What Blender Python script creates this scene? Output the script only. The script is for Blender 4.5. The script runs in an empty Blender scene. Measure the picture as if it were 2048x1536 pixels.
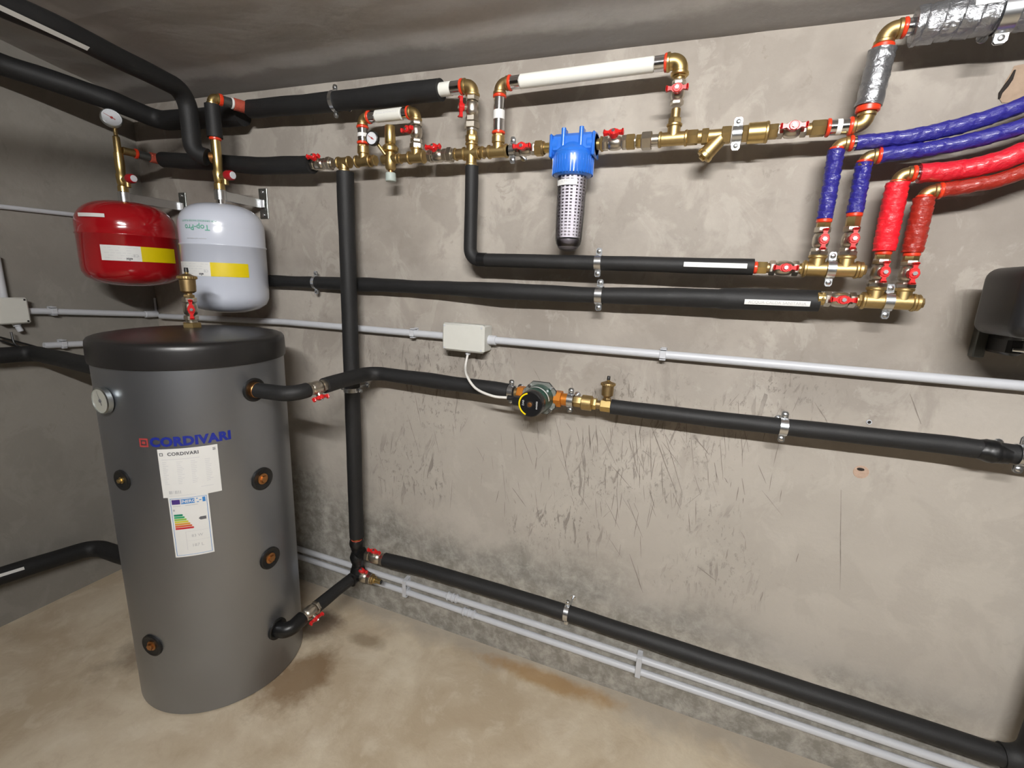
import bpy, math, random
from mathutils import Vector, Matrix, noise
random.seed(7)
SC = bpy.context.scene
COL = SC.collection
PI = math.pi

# ---------------------------------------------------------------- camera
FPX = 920.7
ROLL, PITCH, YAW = 0.039865, 0.216809, 0.378298
CAM = Vector((0.0, -1.45, 1.428))
cy_, sy_ = math.cos(YAW), math.sin(YAW)
cp_, sp_ = math.cos(PITCH), math.sin(PITCH)
cr_, sr_ = math.cos(ROLL), math.sin(ROLL)
FW = Vector((-sy_ * cp_, cy_ * cp_, -sp_))
_right = Vector((cy_, sy_, 0)); _up = _right.cross(FW)
RT = _right * cr_ + _up * sr_
UP = -_right * sr_ + _up * cr_
cam = bpy.data.cameras.new('camera'); camo = bpy.data.objects.new('camera', cam); COL.objects.link(camo)
cam.sensor_fit = 'HORIZONTAL'; cam.sensor_width = 36.0; cam.lens = FPX / 2048 * 36
cam.clip_start = 0.02
m = Matrix((RT, UP, -FW)).transposed().to_4x4(); m.translation = CAM
camo.matrix_world = m
SC.camera = camo

# ---------------------------------------------------------------- world, exposure
wd = bpy.data.worlds.new('world'); SC.world = wd; wd.use_nodes = True
wd.node_tree.nodes['Background'].inputs[0].default_value = (0.8, 0.9, 1.0, 1)
wd.node_tree.nodes['Background'].inputs[1].default_value = 0.0
SC.view_settings.view_transform = 'Standard'; SC.view_settings.look = 'None'
SC.view_settings.gamma = 1.0; SC.view_settings.use_curve_mapping = False
SC.view_settings.exposure = 0.0
LAMP_POWER = 150.0
LAMP_X, LAMP_Y, LAMP_Z = 0.30, -2.40, 2.36

# ---------------------------------------------------------------- measuring helpers (photo point -> place in the room)
def ray(px, py): return RT * ((px - 1024) / FPX) - UP * ((py - 768) / FPX) + FW
def onplane(px, py, ax, v):
    d = ray(px, py); return CAM + d * ((v - CAM[ax]) / d[ax])
def W(px, py, d): return onplane(px, py, 1, -d)
def PX(px, py, x): return onplane(px, py, 0, x)
def PZ(px, py, z): return onplane(px, py, 2, z)
def proj(p):
    v = Vector(p) - CAM; z = v.dot(FW); return 1024 + FPX * v.dot(RT) / z, 768 - FPX * v.dot(UP) / z
def zat(py, x, d):
    lo, hi = -.5, 3.
    for _ in range(40):
        q = (lo + hi) / 2
        if proj((x, -d, q))[1] < py: hi = q
        else: lo = q
    return lo
def xat(px, d, z):
    lo, hi = -4., 2.
    for _ in range(40):
        q = (lo + hi) / 2
        if proj((q, -d, z))[0] > px: hi = q
        else: lo = q
    return lo

# ---------------------------------------------------------------- materials
class NT:
    def __init__(s, name):
        s.m = bpy.data.materials.new(name); s.m.use_nodes = True
        s.t = s.m.node_tree; s.b = s.t.nodes['Principled BSDF']
    def n(s, typ, ins=None, **kw):
        nd = s.t.nodes.new(typ)
        for k, v in kw.items(): setattr(nd, k, v)
        for k, v in (ins or {}).items(): s.put(nd.inputs[k], v)
        return nd
    def put(s, sock, v):
        if hasattr(v, 'is_output'): s.t.links.new(v, sock)
        elif hasattr(v, 'outputs'): s.t.links.new(v.outputs[0], sock)
        else:
            if isinstance(v, tuple) and len(v) == 3 and sock.type == 'RGBA': v = v + (1,)
            sock.default_value = v
    def coord(s, kind='Object'): return s.n('ShaderNodeTexCoord').outputs[kind]
    def mapping(s, vec, scale=(1, 1, 1), rot=(0, 0, 0), loc=(0, 0, 0)):
        return s.n('ShaderNodeMapping', {'Vector': vec, 'Scale': scale, 'Rotation': rot, 'Location': loc}).outputs[0]
    def noise(s, vec, scale, detail=4, rough=.5, dist=0.):
        return s.n('ShaderNodeTexNoise', {'Vector': vec, 'Scale': scale, 'Detail': detail, 'Roughness': rough, 'Distortion': dist}).outputs['Fac']
    def ramp(s, fac, a, b, ca=(0, 0, 0, 1), cb=(1, 1, 1, 1)):
        if a < 0 or b > 1:
            return s.n('ShaderNodeMapRange', {'Value': fac, 'From Min': a, 'From Max': b}, interpolation_type='SMOOTHSTEP').outputs[0]
        r = s.n('ShaderNodeValToRGB', {'Fac': fac}); e = r.color_ramp.elements
        e[0].position = a; e[1].position = b; e[0].color = ca; e[1].color = cb
        return r.outputs[0]
    def mix(s, fac, a, b, mode='MIX'):
        nd = s.n('ShaderNodeMix', data_type='RGBA', blend_type=mode)
        s.put(nd.inputs[0], fac); s.put(nd.inputs[6], a); s.put(nd.inputs[7], b)
        return nd.outputs[2]
    def math(s, op, a, b=None, clamp=False):
        nd = s.n('ShaderNodeMath', operation=op, use_clamp=clamp); s.put(nd.inputs[0], a)
        if b is not None: s.put(nd.inputs[1], b)
        return nd.outputs[0]
    def bump(s, h, strength=.3, dist=.002):
        s.put(s.b.inputs['Normal'], s.n('ShaderNodeBump', {'Height': h, 'Strength': strength, 'Distance': dist}))
    def set(s, **kw):
        for k, v in kw.items(): s.put(s.b.inputs[k.replace('_', ' ')], v)

def simple(name, col, rough=.5, metal=0., var=.12, vscale=40., bump=0., bscale=120., dist=.0006, coat=0., spec=None):
    k = NT(name); co = k.coord()
    nz = k.noise(co, vscale, 3)
    dark = tuple(c * (1 - var) for c in col); lite = tuple(min(1, c * (1 + var)) for c in col)
    k.set(Base_Color=k.mix(nz, dark, lite), Roughness=rough, Metallic=metal)
    if bump: k.bump(k.noise(co, bscale, 4), bump, dist)
    if coat: k.set(Coat_Weight=coat, Coat_Roughness=.08)
    if spec is not None: k.b.inputs['Specular IOR Level'].default_value = spec
    return k.m

MAT = {}
MAT['foam'] = simple('black_foam', (.0115, .0115, .012), .62, 0, .25, 25, .5, 220, .0008, spec=.45)
MAT['tape'] = simple('black_tape', (.007, .007, .0075), .38, 0, .2, 30, .5, 60, .0012, spec=.45)
MAT['brass'] = simple('brass', (.50, .365, .165), .44, 1, .22, 45, .3, 300, .0002)
MAT['bright_brass'] = simple('bright_brass', (.64, .475, .20), .33, 1, .12, 45, .15, 300, .0002)
MAT['bronze'] = simple('dull_bronze', (.41, .29, .14), .46, 1, .2, 60, .3, 300, .0002)
MAT['nickel'] = simple('nickel', (.62, .57, .49), .3, 1, .12, 60, .25, 260, .0002)
MAT['chrome'] = simple('chrome', (.78, .78, .80), .12, 1, .05)
MAT['zinc'] = simple('zinc_steel', (.72, .74, .76), .27, 1, .08, 80, .15, 200, .0002)
MAT['red'] = simple('red_plastic', (.60, .012, .012), .35, 0, .1, 30, coat=.2)
MAT['ring'] = simple('orange_red_plastic', (.70, .045, .012), .35, 0, .12, 30, coat=.2)
MAT['orange'] = simple('orange_lacquer', (.58, .20, .025), .38, .6, .2, 50)
MAT['redcap'] = simple('dark_red_cap', (.36, .008, .014), .3, 0, .1, 30, coat=.3)
MAT['hemp'] = simple('red_sealing_thread', (.42, .07, .04), .7, 0, .4, 90, .8, 200, .002)
MAT['whitepipe'] = simple('white_pipe', (.80, .80, .74), .38, 0, .03)
MAT['label'] = simple('white_label', (.78, .78, .76), .5, 0, .02)
MAT['ink'] = simple('black_ink', (.12, .12, .13), .6, 0, .05)
MAT['greyink'] = simple('grey_ink', (.48, .48, .49), .6, 0, .05)
MAT['faint'] = simple('faint_ink', (.62, .62, .64), .6, 0, .05)
MAT['blueink'] = simple('blue_ink', (.010, .022, .27), .45, 0, .05)
MAT['redink'] = simple('red_ink', (.40, .05, .05), .5, 0, .2)
MAT['greenink'] = simple('green_ink', (.12, .42, .30), .5, 0, .05)
MAT['yellow'] = simple('yellow_sticker', (.78, .60, .0), .45, 0, .04)
MAT['conduit'] = simple('pvc_grey', (.55, .565, .60), .4, 0, .03)
MAT['pvcbox'] = simple('pvc_box', (.62, .62, .575), .45, 0, .03)
MAT['cable'] = simple('white_cable', (.72, .70, .66), .4, 0, .03)
MAT['blackcable'] = simple('black_cable', (.012, .012, .012), .4)
MAT['plastic'] = simple('black_plastic', (.011, .011, .012), .4, 0, .1, 20, .3, 400, .0003)
MAT['lid'] = simple('lid_plastic', (.016, .015, .015), .36, 0, .15, 6, .25, 14, .004)
MAT['jacket'] = simple('grey_jacket', (.315, .33, .355), .37, .9, .05, 5, .12, 350, .0004, spec=.6)
MAT['ring_black'] = simple('black_rubber', (.008, .008, .008), .5)
MAT['redvessel'] = simple('red_enamel', (.36, .006, .010), .16, 0, .04, 6, coat=.7)
MAT['whitevessel'] = simple('white_enamel', (.60, .635, .73), .22, 0, .02, 6, coat=.5)
MAT['filterblue'] = simple('blue_plastic', (.022, .155, .62), .3, 0, .06, 20, coat=.3)
MAT['greyplastic'] = simple('pale_grey_plastic', (.42, .48, .45), .45, 0, .03)
MAT['green'] = simple('dark_green_paint', (.018, .062, .045), .35, 0, .08, 30, coat=.15)
MAT['castiron'] = simple('grey_casting', (.22, .23, .21), .45, .3, .12, 60, .3, 150, .0006)
MAT['cupgrey'] = simple('smoky_grey', (.10, .09, .095), .35)
MAT['dial'] = simple('dial_face', (.70, .72, .76), .3, 0, .02)
MAT['dialold'] = simple('dial_face_warm', (.42, .42, .37), .3, 0, .05, 20)
MAT['dialblack'] = simple('black_dial', (.010, .010, .011), .25, 0, .02)
MAT['alu'] = simple('aluminium_rim', (.66, .70, .70), .28, 1, .05)
MAT['darksteel'] = simple('dark_steel', (.22, .23, .22), .35, .9, .15)
MAT['copper'] = simple('copper', (.50, .24, .09), .4, 1, .25, 60, .3, 200, .0003)
def wraps(name, col, rough, metal=0., strength=.8, scale=55., coat=0.):
    k = NT(name); co = k.coord()
    nz = k.noise(k.mapping(co, (1, 1, 1.5)), scale, 5, .6, 1.2)
    k.set(Base_Color=k.mix(nz, tuple(c * .8 for c in col), tuple(min(1, c * 1.2) for c in col)), Roughness=rough, Metallic=metal)
    k.bump(nz, strength, .004)
    if coat: k.set(Coat_Weight=coat, Coat_Roughness=.15)
    return k.m
MAT['bluetape'] = wraps('blue_wrap', (.022, .019, .22), .35, coat=.3)
MAT['redtape'] = wraps('bright_red_wrap', (.80, .012, .025), .42, coat=.2)
MAT['crimson'] = wraps('crimson_wrap', (.62, .010, .025), .35, coat=.3)
MAT['browntape'] = wraps('brick_red_wrap', (.33, .022, .012), .38, coat=.3)
MAT['silvertape'] = wraps('silver_tape', (.34, .35, .37), .30, .85, 1., 40)
k = NT('clear_cup')
tr = k.n('ShaderNodeBsdfTransparent', {'Color': (.93, .92, .94)}); gl = k.n('ShaderNodeBsdfGlossy', {'Color': (1, 1, 1), 'Roughness': .12})
fr = k.n('ShaderNodeFresnel', {'IOR': 1.45}); ms = k.n('ShaderNodeMixShader', {0: fr}); k.t.links.new(tr.outputs[0], ms.inputs[1]); k.t.links.new(gl.outputs[0], ms.inputs[2])
k.t.links.new(ms.outputs[0], k.t.nodes['Material Output'].inputs[0]); MAT['clear'] = k.m
k = NT('lamp_tube'); k.set(Base_Color=(1, 1, 1)); k.b.inputs['Emission Color'].default_value = (1., .985, .965, 1); k.b.inputs['Emission Strength'].default_value = LAMP_POWER * 4.1
MAT['lamp'] = k.m

# --- setting materials
def wall_mat(name, kind):
    k = NT(name); co = k.coord()
    big = k.noise(co, 1.6, 5, .55, .3); mid = k.noise(k.mapping(co, (1, 1, .8)), 5.5, 6, .6, .5); fine = k.noise(co, 60, 5, .6)
    light, dark = (.455, .415, .367), (.285, .254, .222)
    c = k.mix(k.ramp(big, .40, .62), light, dark)
    c = k.mix(k.math('MULTIPLY', k.ramp(mid, .50, .56), .5), c, dark)
    flake = k.noise(k.mapping(co, (1, 1, .7), loc=(3, 1, 4)), 9, 9, .68, .8)
    c = k.mix(k.math('MULTIPLY', k.ramp(flake, .54, .60), .35), c, (.50, .465, .415))
    pit = k.noise(k.mapping(co, (1, 1, .8), loc=(11, 3, 6)), 14, 9, .72, .5)
    c = k.mix(k.math('MULTIPLY', k.ramp(pit, .60, .66), .45), c, (.235, .205, .175))
    c = k.mix(k.math('MULTIPLY', fine, .22), c, (.20, .18, .16))
    h = k.math('ADD', k.math('MULTIPLY', mid, .4), k.math('MULTIPLY', fine, .25))
    if kind == 'back':
        sx = k.n('ShaderNodeSeparateXYZ', {0: co}); X, Z = sx.outputs[0], sx.outputs[2]
        # smoother, lighter troweled skim in the middle and lower right
        mask = k.ramp(k.math('ADD', k.math('MULTIPLY', Z, -.9), k.math('MULTIPLY', big, .9)), -.62, -.30)
        c = k.mix(k.math('MULTIPLY', mask, .55), c, (.475, .44, .39))
        # fine crumbly flecks and steep trowel scratches, mostly below the pump line
        def scr(rot, scale, lo, hi, loc, sc=26.):
            v = k.mapping(k.mapping(co, rot=(0, rot, 0)), (scale, 1, .16 * scale), loc=loc)
            return k.ramp(k.noise(v, sc, 3, .6, .3), lo, hi)
        reg = k.ramp(k.noise(k.mapping(co, (1.1, 1, 1.3), loc=(7, 2, 1)), 2.6, 3, .5), .44, .56)
        band = k.math('MULTIPLY', k.ramp(Z, .42, .62), k.math('SUBTRACT', 1., k.ramp(Z, 1.18, 1.30)))
        lr = k.math('MULTIPLY', k.ramp(k.math('ADD', X, 1.5), .1, .6), k.math('SUBTRACT', 1., k.ramp(k.math('ADD', X, .8), .93, 1.25)))
        reg = k.math('MULTIPLY', k.math('MULTIPLY', reg, band), lr)
        s1 = scr(-.16, 1.5, .625, .66, (0, 0, 0)); s2 = scr(-.45, 1.2, .65, .68, (5, 0, 3)); s3 = scr(.10, 2.2, .62, .65, (9, 0, 2), 22.)
        sc = k.math('MULTIPLY', k.math('ADD', k.math('ADD', s1, s2), s3, True), reg)
        fleck = k.math('MULTIPLY', k.ramp(k.noise(k.mapping(co, (1, 1, .6)), 52, 8, .80, .2), .565, .60), reg)
        c = k.mix(k.math('MULTIPLY', sc, .62), c, (.15, .13, .115))
        c = k.mix(k.math('MULTIPLY', fleck, .5), c, (.17, .15, .13))
        # grey rising damp with pale scale near the floor
        dz = k.math('ADD', Z, k.math('MULTIPLY', k.noise(co, 3.2, 6, .6, .4), -.75))
        dz = k.math('ADD', dz, k.math('MULTIPLY', X, .12))
        damp = k.math('SUBTRACT', 1., k.ramp(dz, -.16, .14))
        dcol = k.mix(k.ramp(k.noise(co, 19, 9, .74, .25), .42, .64), (.19, .183, .158), (.43, .41, .37))
        c = k.mix(k.math('MULTIPLY', damp, .80), c, dcol)
        h = k.math('SUBTRACT', h, k.math('MULTIPLY', k.math('ADD', sc, fleck, True), .6))
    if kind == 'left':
        c = k.mix(.65, c, (.20, .193, .173))  # greyer cement, darkened further in place of the weaker light on this side
    k.set(Base_Color=c, Roughness=.85); k.b.inputs['Specular IOR Level'].default_value = .25
    k.bump(h, .5, .006)
    return k.m
MAT['wall_back'] = wall_mat('cement_wall', 'back'); MAT['wall_left'] = wall_mat('cement_wall_side', 'left'); MAT['wall_dim'] = simple('darkened_unlit_wall', (.13, .12, .11), .9, 0, .3, 6)  # right and front walls coloured dark to stand in for an unlit room
def ceil_mat():
    k = NT('cement_ceiling'); co = k.coord()
    st = k.noise(k.mapping(co, (1, 1.8, 1), rot=(0, 0, .12)), 1.8, 4, .5, .8); fi = k.noise(co, 45, 5, .6)
    c = k.mix(k.ramp(st, .35, .68), (.42, .405, .39), (.52, .505, .49))
    c = k.mix(k.math('MULTIPLY', fi, .25), c, (.16, .15, .14))
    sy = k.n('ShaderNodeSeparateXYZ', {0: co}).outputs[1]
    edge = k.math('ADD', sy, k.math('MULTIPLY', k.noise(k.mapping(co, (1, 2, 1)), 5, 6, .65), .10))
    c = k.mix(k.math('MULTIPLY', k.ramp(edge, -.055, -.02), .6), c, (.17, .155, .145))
    k.set(Base_Color=c, Roughness=.8); k.bump(k.math('ADD', st, k.math('MULTIPLY', fi, .10)), .45, .012)
    return k.m
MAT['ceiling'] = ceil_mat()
def floor_mat():
    k = NT('screed_floor'); co = k.coord(); sx = k.n('ShaderNodeSeparateXYZ', {0: co}); X, Y = sx.outputs[0], sx.outputs[1]
    a = k.noise(co, 2.6, 7, .62, .6); b = k.noise(co, 11, 7, .65, .5); f = k.noise(co, 70, 4, .6)
    c = k.mix(k.ramp(a, .38, .64), (.50, .405, .285), (.68, .59, .45))
    c = k.mix(k.math('MULTIPLY', k.ramp(b, .52, .66), .4), c, (.74, .66, .53))
    c = k.mix(k.math('MULTIPLY', k.ramp(b, .30, .45, (1, 1, 1, 1), (0, 0, 0, 1)), .35), c, (.40, .30, .20))
    # grey cement splash along the foot of the wall
    near = k.math('ADD', Y, k.math('MULTIPLY', k.noise(co, 4, 5, .6), .34))
    c = k.mix(k.math('MULTIPLY', k.ramp(near, .06, .15), .7), c, (.38, .34, .29))
    # brown damp stains round the boiler's foot
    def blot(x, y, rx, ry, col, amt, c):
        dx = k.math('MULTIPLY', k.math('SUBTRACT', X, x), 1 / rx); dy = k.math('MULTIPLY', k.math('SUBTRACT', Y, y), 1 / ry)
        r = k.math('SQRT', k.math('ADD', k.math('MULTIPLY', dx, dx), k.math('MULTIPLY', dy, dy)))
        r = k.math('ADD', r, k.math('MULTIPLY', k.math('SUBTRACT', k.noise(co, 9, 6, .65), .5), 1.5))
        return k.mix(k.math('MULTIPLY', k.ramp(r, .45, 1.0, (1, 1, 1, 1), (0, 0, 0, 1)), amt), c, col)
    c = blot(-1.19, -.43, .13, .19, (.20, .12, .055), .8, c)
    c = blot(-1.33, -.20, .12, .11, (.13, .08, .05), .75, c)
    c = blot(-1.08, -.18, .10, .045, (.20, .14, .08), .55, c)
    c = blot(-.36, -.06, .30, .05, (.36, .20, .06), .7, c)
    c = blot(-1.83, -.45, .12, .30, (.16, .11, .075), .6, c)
    k.set(Base_Color=c, Roughness=.62); k.b.inputs['Specular IOR Level'].default_value = .35
    k.bump(k.math('ADD', k.math('MULTIPLY', b, .6), k.math('MULTIPLY', f, .3)), .4, .006)
    return k.m
MAT['floor'] = floor_mat()

# ---------------------------------------------------------------- mesh builder
def frame(loc, x, z):
    x = Vector(x).normalized(); z = Vector(z); z = (z - x * z.dot(x)).normalized(); y = z.cross(x)
    m = Matrix((x, y, z)).transposed().to_4x4(); m.translation = Vector(loc); return m
def axes(d):
    d = Vector(d).normalized(); a = Vector((0, 0, 1)) if abs(d.z) < .9 else Vector((1, 0, 0))
    u = a.cross(d).normalized(); return d, u, d.cross(u)
class MB:
    def __init__(s): s.v = []; s.f = []
    def ring(s, c, u, v, r, n, ph=0.):
        i = len(s.v)
        for k in range(n):
            a = 2 * PI * k / n + ph; s.v.append(Vector(c) + u * (r * math.cos(a)) + v * (r * math.sin(a)))
        return i
    def bridge(s, a, b, n):
        for k in range(n): s.f.append((a + k, a + (k + 1) % n, b + (k + 1) % n, b + k))
    def lathe(s, o, d, prof, n=24, ph=0.):
        """prof: (distance along d, radius) pairs"""
        o = Vector(o); d, u, v = axes(d); last = None
        for t, r in prof:
            i = s.ring(o + d * t, u, v, max(r, 1e-5), n, ph)
            if last is None: s.f.append(tuple(range(i + n - 1, i - 1, -1)))
            else: s.bridge(last, i, n)
            last = i
        s.f.append(tuple(range(last, last + n)))
        return s
    def cyl(s, a, b, r, n=24):
        a = Vector(a); b = Vector(b); L = (b - a).length; c = min(r * .12, L * .3, .002)
        return s.lathe(a, b - a, [(0, r - c), (c, r), (L - c, r), (L, r - c)], n)
    def hex(s, a, b, r, ph=0.):
        a = Vector(a); b = Vector(b); L = (b - a).length; c = min(.0015, L * .2)
        return s.lathe(a, b - a, [(0, r * .93), (c, r), (L - c, r), (L, r * .93)], 6, ph)
    def tube(s, pts, r, n=20, caps=True, wob=0., wrap=0., pitch=.03, seed=0):
        pts = [Vector(p) for p in pts]; N = len(pts)
        rr = r if callable(r) else (lambda t: r)
        L = [0]
        for i in range(1, N): L.append(L[-1] + (pts[i] - pts[i - 1]).length)
        t0 = (pts[1] - pts[0]).normalized(); _, u, v = axes(t0); last = None
        for i in range(N):
            t = ((pts[min(i + 1, N - 1)] - pts[max(i - 1, 0)])).normalized()
            u = (u - t * u.dot(t)).normalized(); v = t.cross(u)
            st = len(s.v); R = rr(L[i] / L[-1])
            for k in range(n):
                a = 2 * PI * k / n; q = R
                if wob: q += wob * noise.noise(Vector((L[i] * 9 + seed, math.cos(a) * .8, math.sin(a) * .8 + seed)))
                if wrap:
                    ph = (L[i] / pitch + a / (2 * PI)) % 1.
                    q += wrap * (ph - .5) + wrap * .9 * noise.noise(Vector((L[i] * 90 + seed, math.cos(a) * 2.2, math.sin(a) * 2.2)))
                s.v.append(pts[i] + u * (q * math.cos(a)) + v * (q * math.sin(a)))
            if last is not None: s.bridge(last, st, n)
            elif caps: s.f.append(tuple(range(st + n - 1, st - 1, -1)))
            last = st
        if caps: s.f.append(tuple(range(last, last + n)))
        return s
    def box(s, c, size, m=None, bev=0.):
        x, y, z = [q / 2 for q in size]; c = Vector(c)
        if bev:
            b = min(bev, x * .9, y * .9, z * .9); i = len(s.v)
            lay = [(-z, b), (-z + b, 0), (z - b, 0), (z, b)]; last = None
            for zz, inn in lay:
                st = len(s.v); X, Y = x - inn, y - inn; bb = b if not inn else b * .6
                for (px, py) in ((-X + bb, -Y), (X - bb, -Y), (X, -Y + bb), (X, Y - bb), (X - bb, Y), (-X + bb, Y), (-X, Y - bb), (-X, -Y + bb)):
                    p = c + Vector((px, py, zz)); s.v.append(m @ p if m else p)
                if last is not None: s.bridge(last, st, 8)
                else: s.f.append(tuple(range(st + 7, st - 1, -1)))
                last = st
            s.f.append(tuple(range(last, last + 8)))
        else:
            i = len(s.v)
            for p in ((-x, -y, -z), (x, -y, -z), (x, y, -z), (-x, y, -z), (-x, -y, z), (x, -y, z), (x, y, z), (-x, y, z)):
                q = c + Vector(p); s.v.append(m @ q if m else q)
            for f in ((3, 2, 1, 0), (4, 5, 6, 7), (0, 1, 5, 4), (1, 2, 6, 5), (2, 3, 7, 6), (3, 0, 4, 7)): s.f.append(tuple(i + k for k in f))
        return s
    def prism(s, poly, z0, z1, m=None):
        n = len(poly); i = len(s.v)
        for z in (z0, z1):
            for (x, y) in poly:
                q = Vector((x, y, z)); s.v.append(m @ q if m else q)
        s.f.append(tuple(range(i + n - 1, i - 1, -1))); s.f.append(tuple(range(i + n, i + 2 * n)))
        for k in range(n): s.f.append((i + k, i + (k + 1) % n, i + n + (k + 1) % n, i + n + k))
        return s
    def grid(s, fn, u0, u1, v0, v1, nu, nv):
        i = len(s.v)
        for a in range(nu + 1):
            for b in range(nv + 1): s.v.append(Vector(fn(u0 + (u1 - u0) * a / nu, v0 + (v1 - v0) * b / nv)))
        for a in range(nu):
            for b in range(nv):
                q = i + a * (nv + 1) + b; s.f.append((q, q + nv + 1, q + nv + 2, q + 1))
        return s
    def build(s, name, mat, parent=None, loc=None, ang=38):
        """parent: thing whose origin the points are measured from (world points minus its place unless it is turned)"""
        me = bpy.data.meshes.new(name)
        off = Vector(loc) if loc is not None else (parent_origin(parent) if parent else Vector((0, 0, 0)))
        me.from_pydata([tuple(p - off) for p in s.v], [], s.f); me.update()
        import bmesh
        bm = bmesh.new(); bm.from_mesh(me); bmesh.ops.recalc_face_normals(bm, faces=bm.faces) if not getattr(s, 'flat', False) else None
        bm.to_mesh(me); bm.free()
        me.shade_smooth(); me.set_sharp_from_angle(angle=math.radians(ang))
        me.materials.append(MAT[mat])
        o = bpy.data.objects.new(name, me); COL.objects.link(o)
        if parent: o.parent = parent
        if loc is not None: o.location = loc
        ORG[o.name] = off
        return o
ORG = {}
def parent_origin(o): return ORG[o.name]
def tag(o, label, cat, group=None, kind=None):
    o['label'] = label; o['category'] = cat
    if group: o['group'] = group
    if kind: o['kind'] = kind
    return o
def thing(name, label, cat, loc, group=None):
    """thing with points given in room coordinates"""
    o = bpy.data.objects.new(name, None); COL.objects.link(o); o.empty_display_size = .03
    o.location = loc; ORG[o.name] = Vector(loc)
    return tag(o, label, cat, group)
def turned(name, label, cat, mat, group=None):
    """thing with points given in its own frame"""
    o = bpy.data.objects.new(name, None); COL.objects.link(o); o.empty_display_size = .03
    o.matrix_world = mat; ORG[o.name] = Vector((0, 0, 0))
    return tag(o, label, cat, group)
def solo(mb, name, mat, label, cat, group=None, loc=None, ang=38):
    if loc is None:
        loc = sum(mb.v, Vector()) / len(mb.v)
    return tag(mb.build(name, mat, None, loc, ang), label, cat, group)
def fillet(pts, rad, step=.012):
    pts = [Vector(p) for p in pts]; out = [pts[0]]
    for i in range(1, len(pts) - 1):
        a, b, c = pts[i - 1], pts[i], pts[i + 1]; r = rad[i - 1] if isinstance(rad, (list, tuple)) else rad
        d1 = (a - b).normalized(); d2 = (c - b).normalized(); th = d1.angle(d2)
        if th > PI - .01: out.append(b); continue
        t = min(r / math.tan(th / 2), (a - b).length * .49 if i > 1 else (a - b).length * .95, (c - b).length * .49 if i < len(pts) - 2 else (c - b).length * .95)
        r2 = t * math.tan(th / 2); ctr = b + (d1 + d2).normalized() * (r2 / math.sin(th / 2))
        p0 = b + d1 * t; p1 = b + d2 * t; v0 = p0 - ctr; v1 = p1 - ctr; an = v0.angle(v1); n = 8
        for q in range(n + 1):
            w = q / n; out.append(ctr + (v0 * math.sin((1 - w) * an) + v1 * math.sin(w * an)) / math.sin(an))
    out.append(pts[-1]); res = [out[0]]
    for a, b in zip(out, out[1:]):
        L = (b - a).length; n = max(1, int(L / step))
        for q in range(1, n + 1): res.append(a.lerp(b, q / n))
    return res
def smoothpath(pts, step=.01):
    pts = [Vector(p) for p in pts]; P = [pts[0] * 2 - pts[1]] + pts + [pts[-1] * 2 - pts[-2]]; out = []
    for i in range(1, len(P) - 2):
        n = max(2, int((P[i + 1] - P[i]).length / step))
        for q in range(n):
            t = q / n; a, b, c, d = P[i - 1], P[i], P[i + 1], P[i + 2]
            out.append(.5 * ((2 * b) + (c - a) * t + (2 * a - 5 * b + 4 * c - d) * t * t + (3 * b - a - 3 * c + d) * t ** 3))
    out.append(pts[-1]); return out

def text_mb(s, size, fn, bold=0., align='CENTER', flip=False, spacing=1.):
    cu = bpy.data.curves.new('t', 'FONT'); cu.body = s; cu.size = size; cu.align_x = align; cu.align_y = 'CENTER'
    cu.offset = bold; cu.resolution_u = 3; cu.space_character = spacing
    ob = bpy.data.objects.new('t', cu); COL.objects.link(ob)
    bpy.context.view_layer.update()
    me = bpy.data.meshes.new_from_object(ob.evaluated_get(bpy.context.evaluated_depsgraph_get()))
    mb = MB(); mb.flat = True
    for v in me.vertices:
        x, y = v.co.x, v.co.y
        if flip: x, y = -x, -y
        mb.v.append(Vector(fn(x, y)))
    for p in me.polygons: mb.f.append(tuple(p.vertices))
    bpy.data.objects.remove(ob); bpy.data.curves.remove(cu); bpy.data.meshes.remove(me)
    return mb

# ---------------------------------------------------------------- THE SETTING
XL, XR, YF, H = -2.45, 1.75, -3.3, 2.075
def struct(mb, name, mat, loc=(0, 0, 0)):
    o = mb.build(name, mat, None, loc); o['kind'] = 'structure'; return o
struct(MB().box((-.35, -1.65, -.05), (4.5, 3.6, .1)), 'floor', 'floor')
struct(MB().box((-.35, .06, 1.27), (4.5, .12, 2.74)), 'wall_back', 'wall_back')
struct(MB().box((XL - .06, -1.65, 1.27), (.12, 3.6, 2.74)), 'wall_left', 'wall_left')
struct(MB().box((XR + .06, -1.65, 1.27), (.12, 3.6, 2.74)), 'wall_right', 'wall_dim')
struct(MB().box((-.35, YF - .06, 1.27), (4.5, .12, 2.74)), 'wall_front', 'wall_dim')
def ceil_pt(u, v):
    """the roughly plastered ceiling climbs gently away from the rear wall"""
    q = max(0., -v); z = H - .008 - .025 * u + q * .15 + .020 * min(1., q / .14) + .003 * noise.noise(Vector((u * 3, v * 8, 0))) * min(1., q / .2)
    z += .0015 * noise.noise(Vector((u * 7, v * 14, 3)))
    return (u, v, z)
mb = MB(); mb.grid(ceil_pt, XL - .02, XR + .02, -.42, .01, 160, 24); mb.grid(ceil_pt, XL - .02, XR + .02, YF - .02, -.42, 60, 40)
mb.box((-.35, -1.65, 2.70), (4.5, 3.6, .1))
struct(mb, 'ceiling', 'ceiling')
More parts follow.
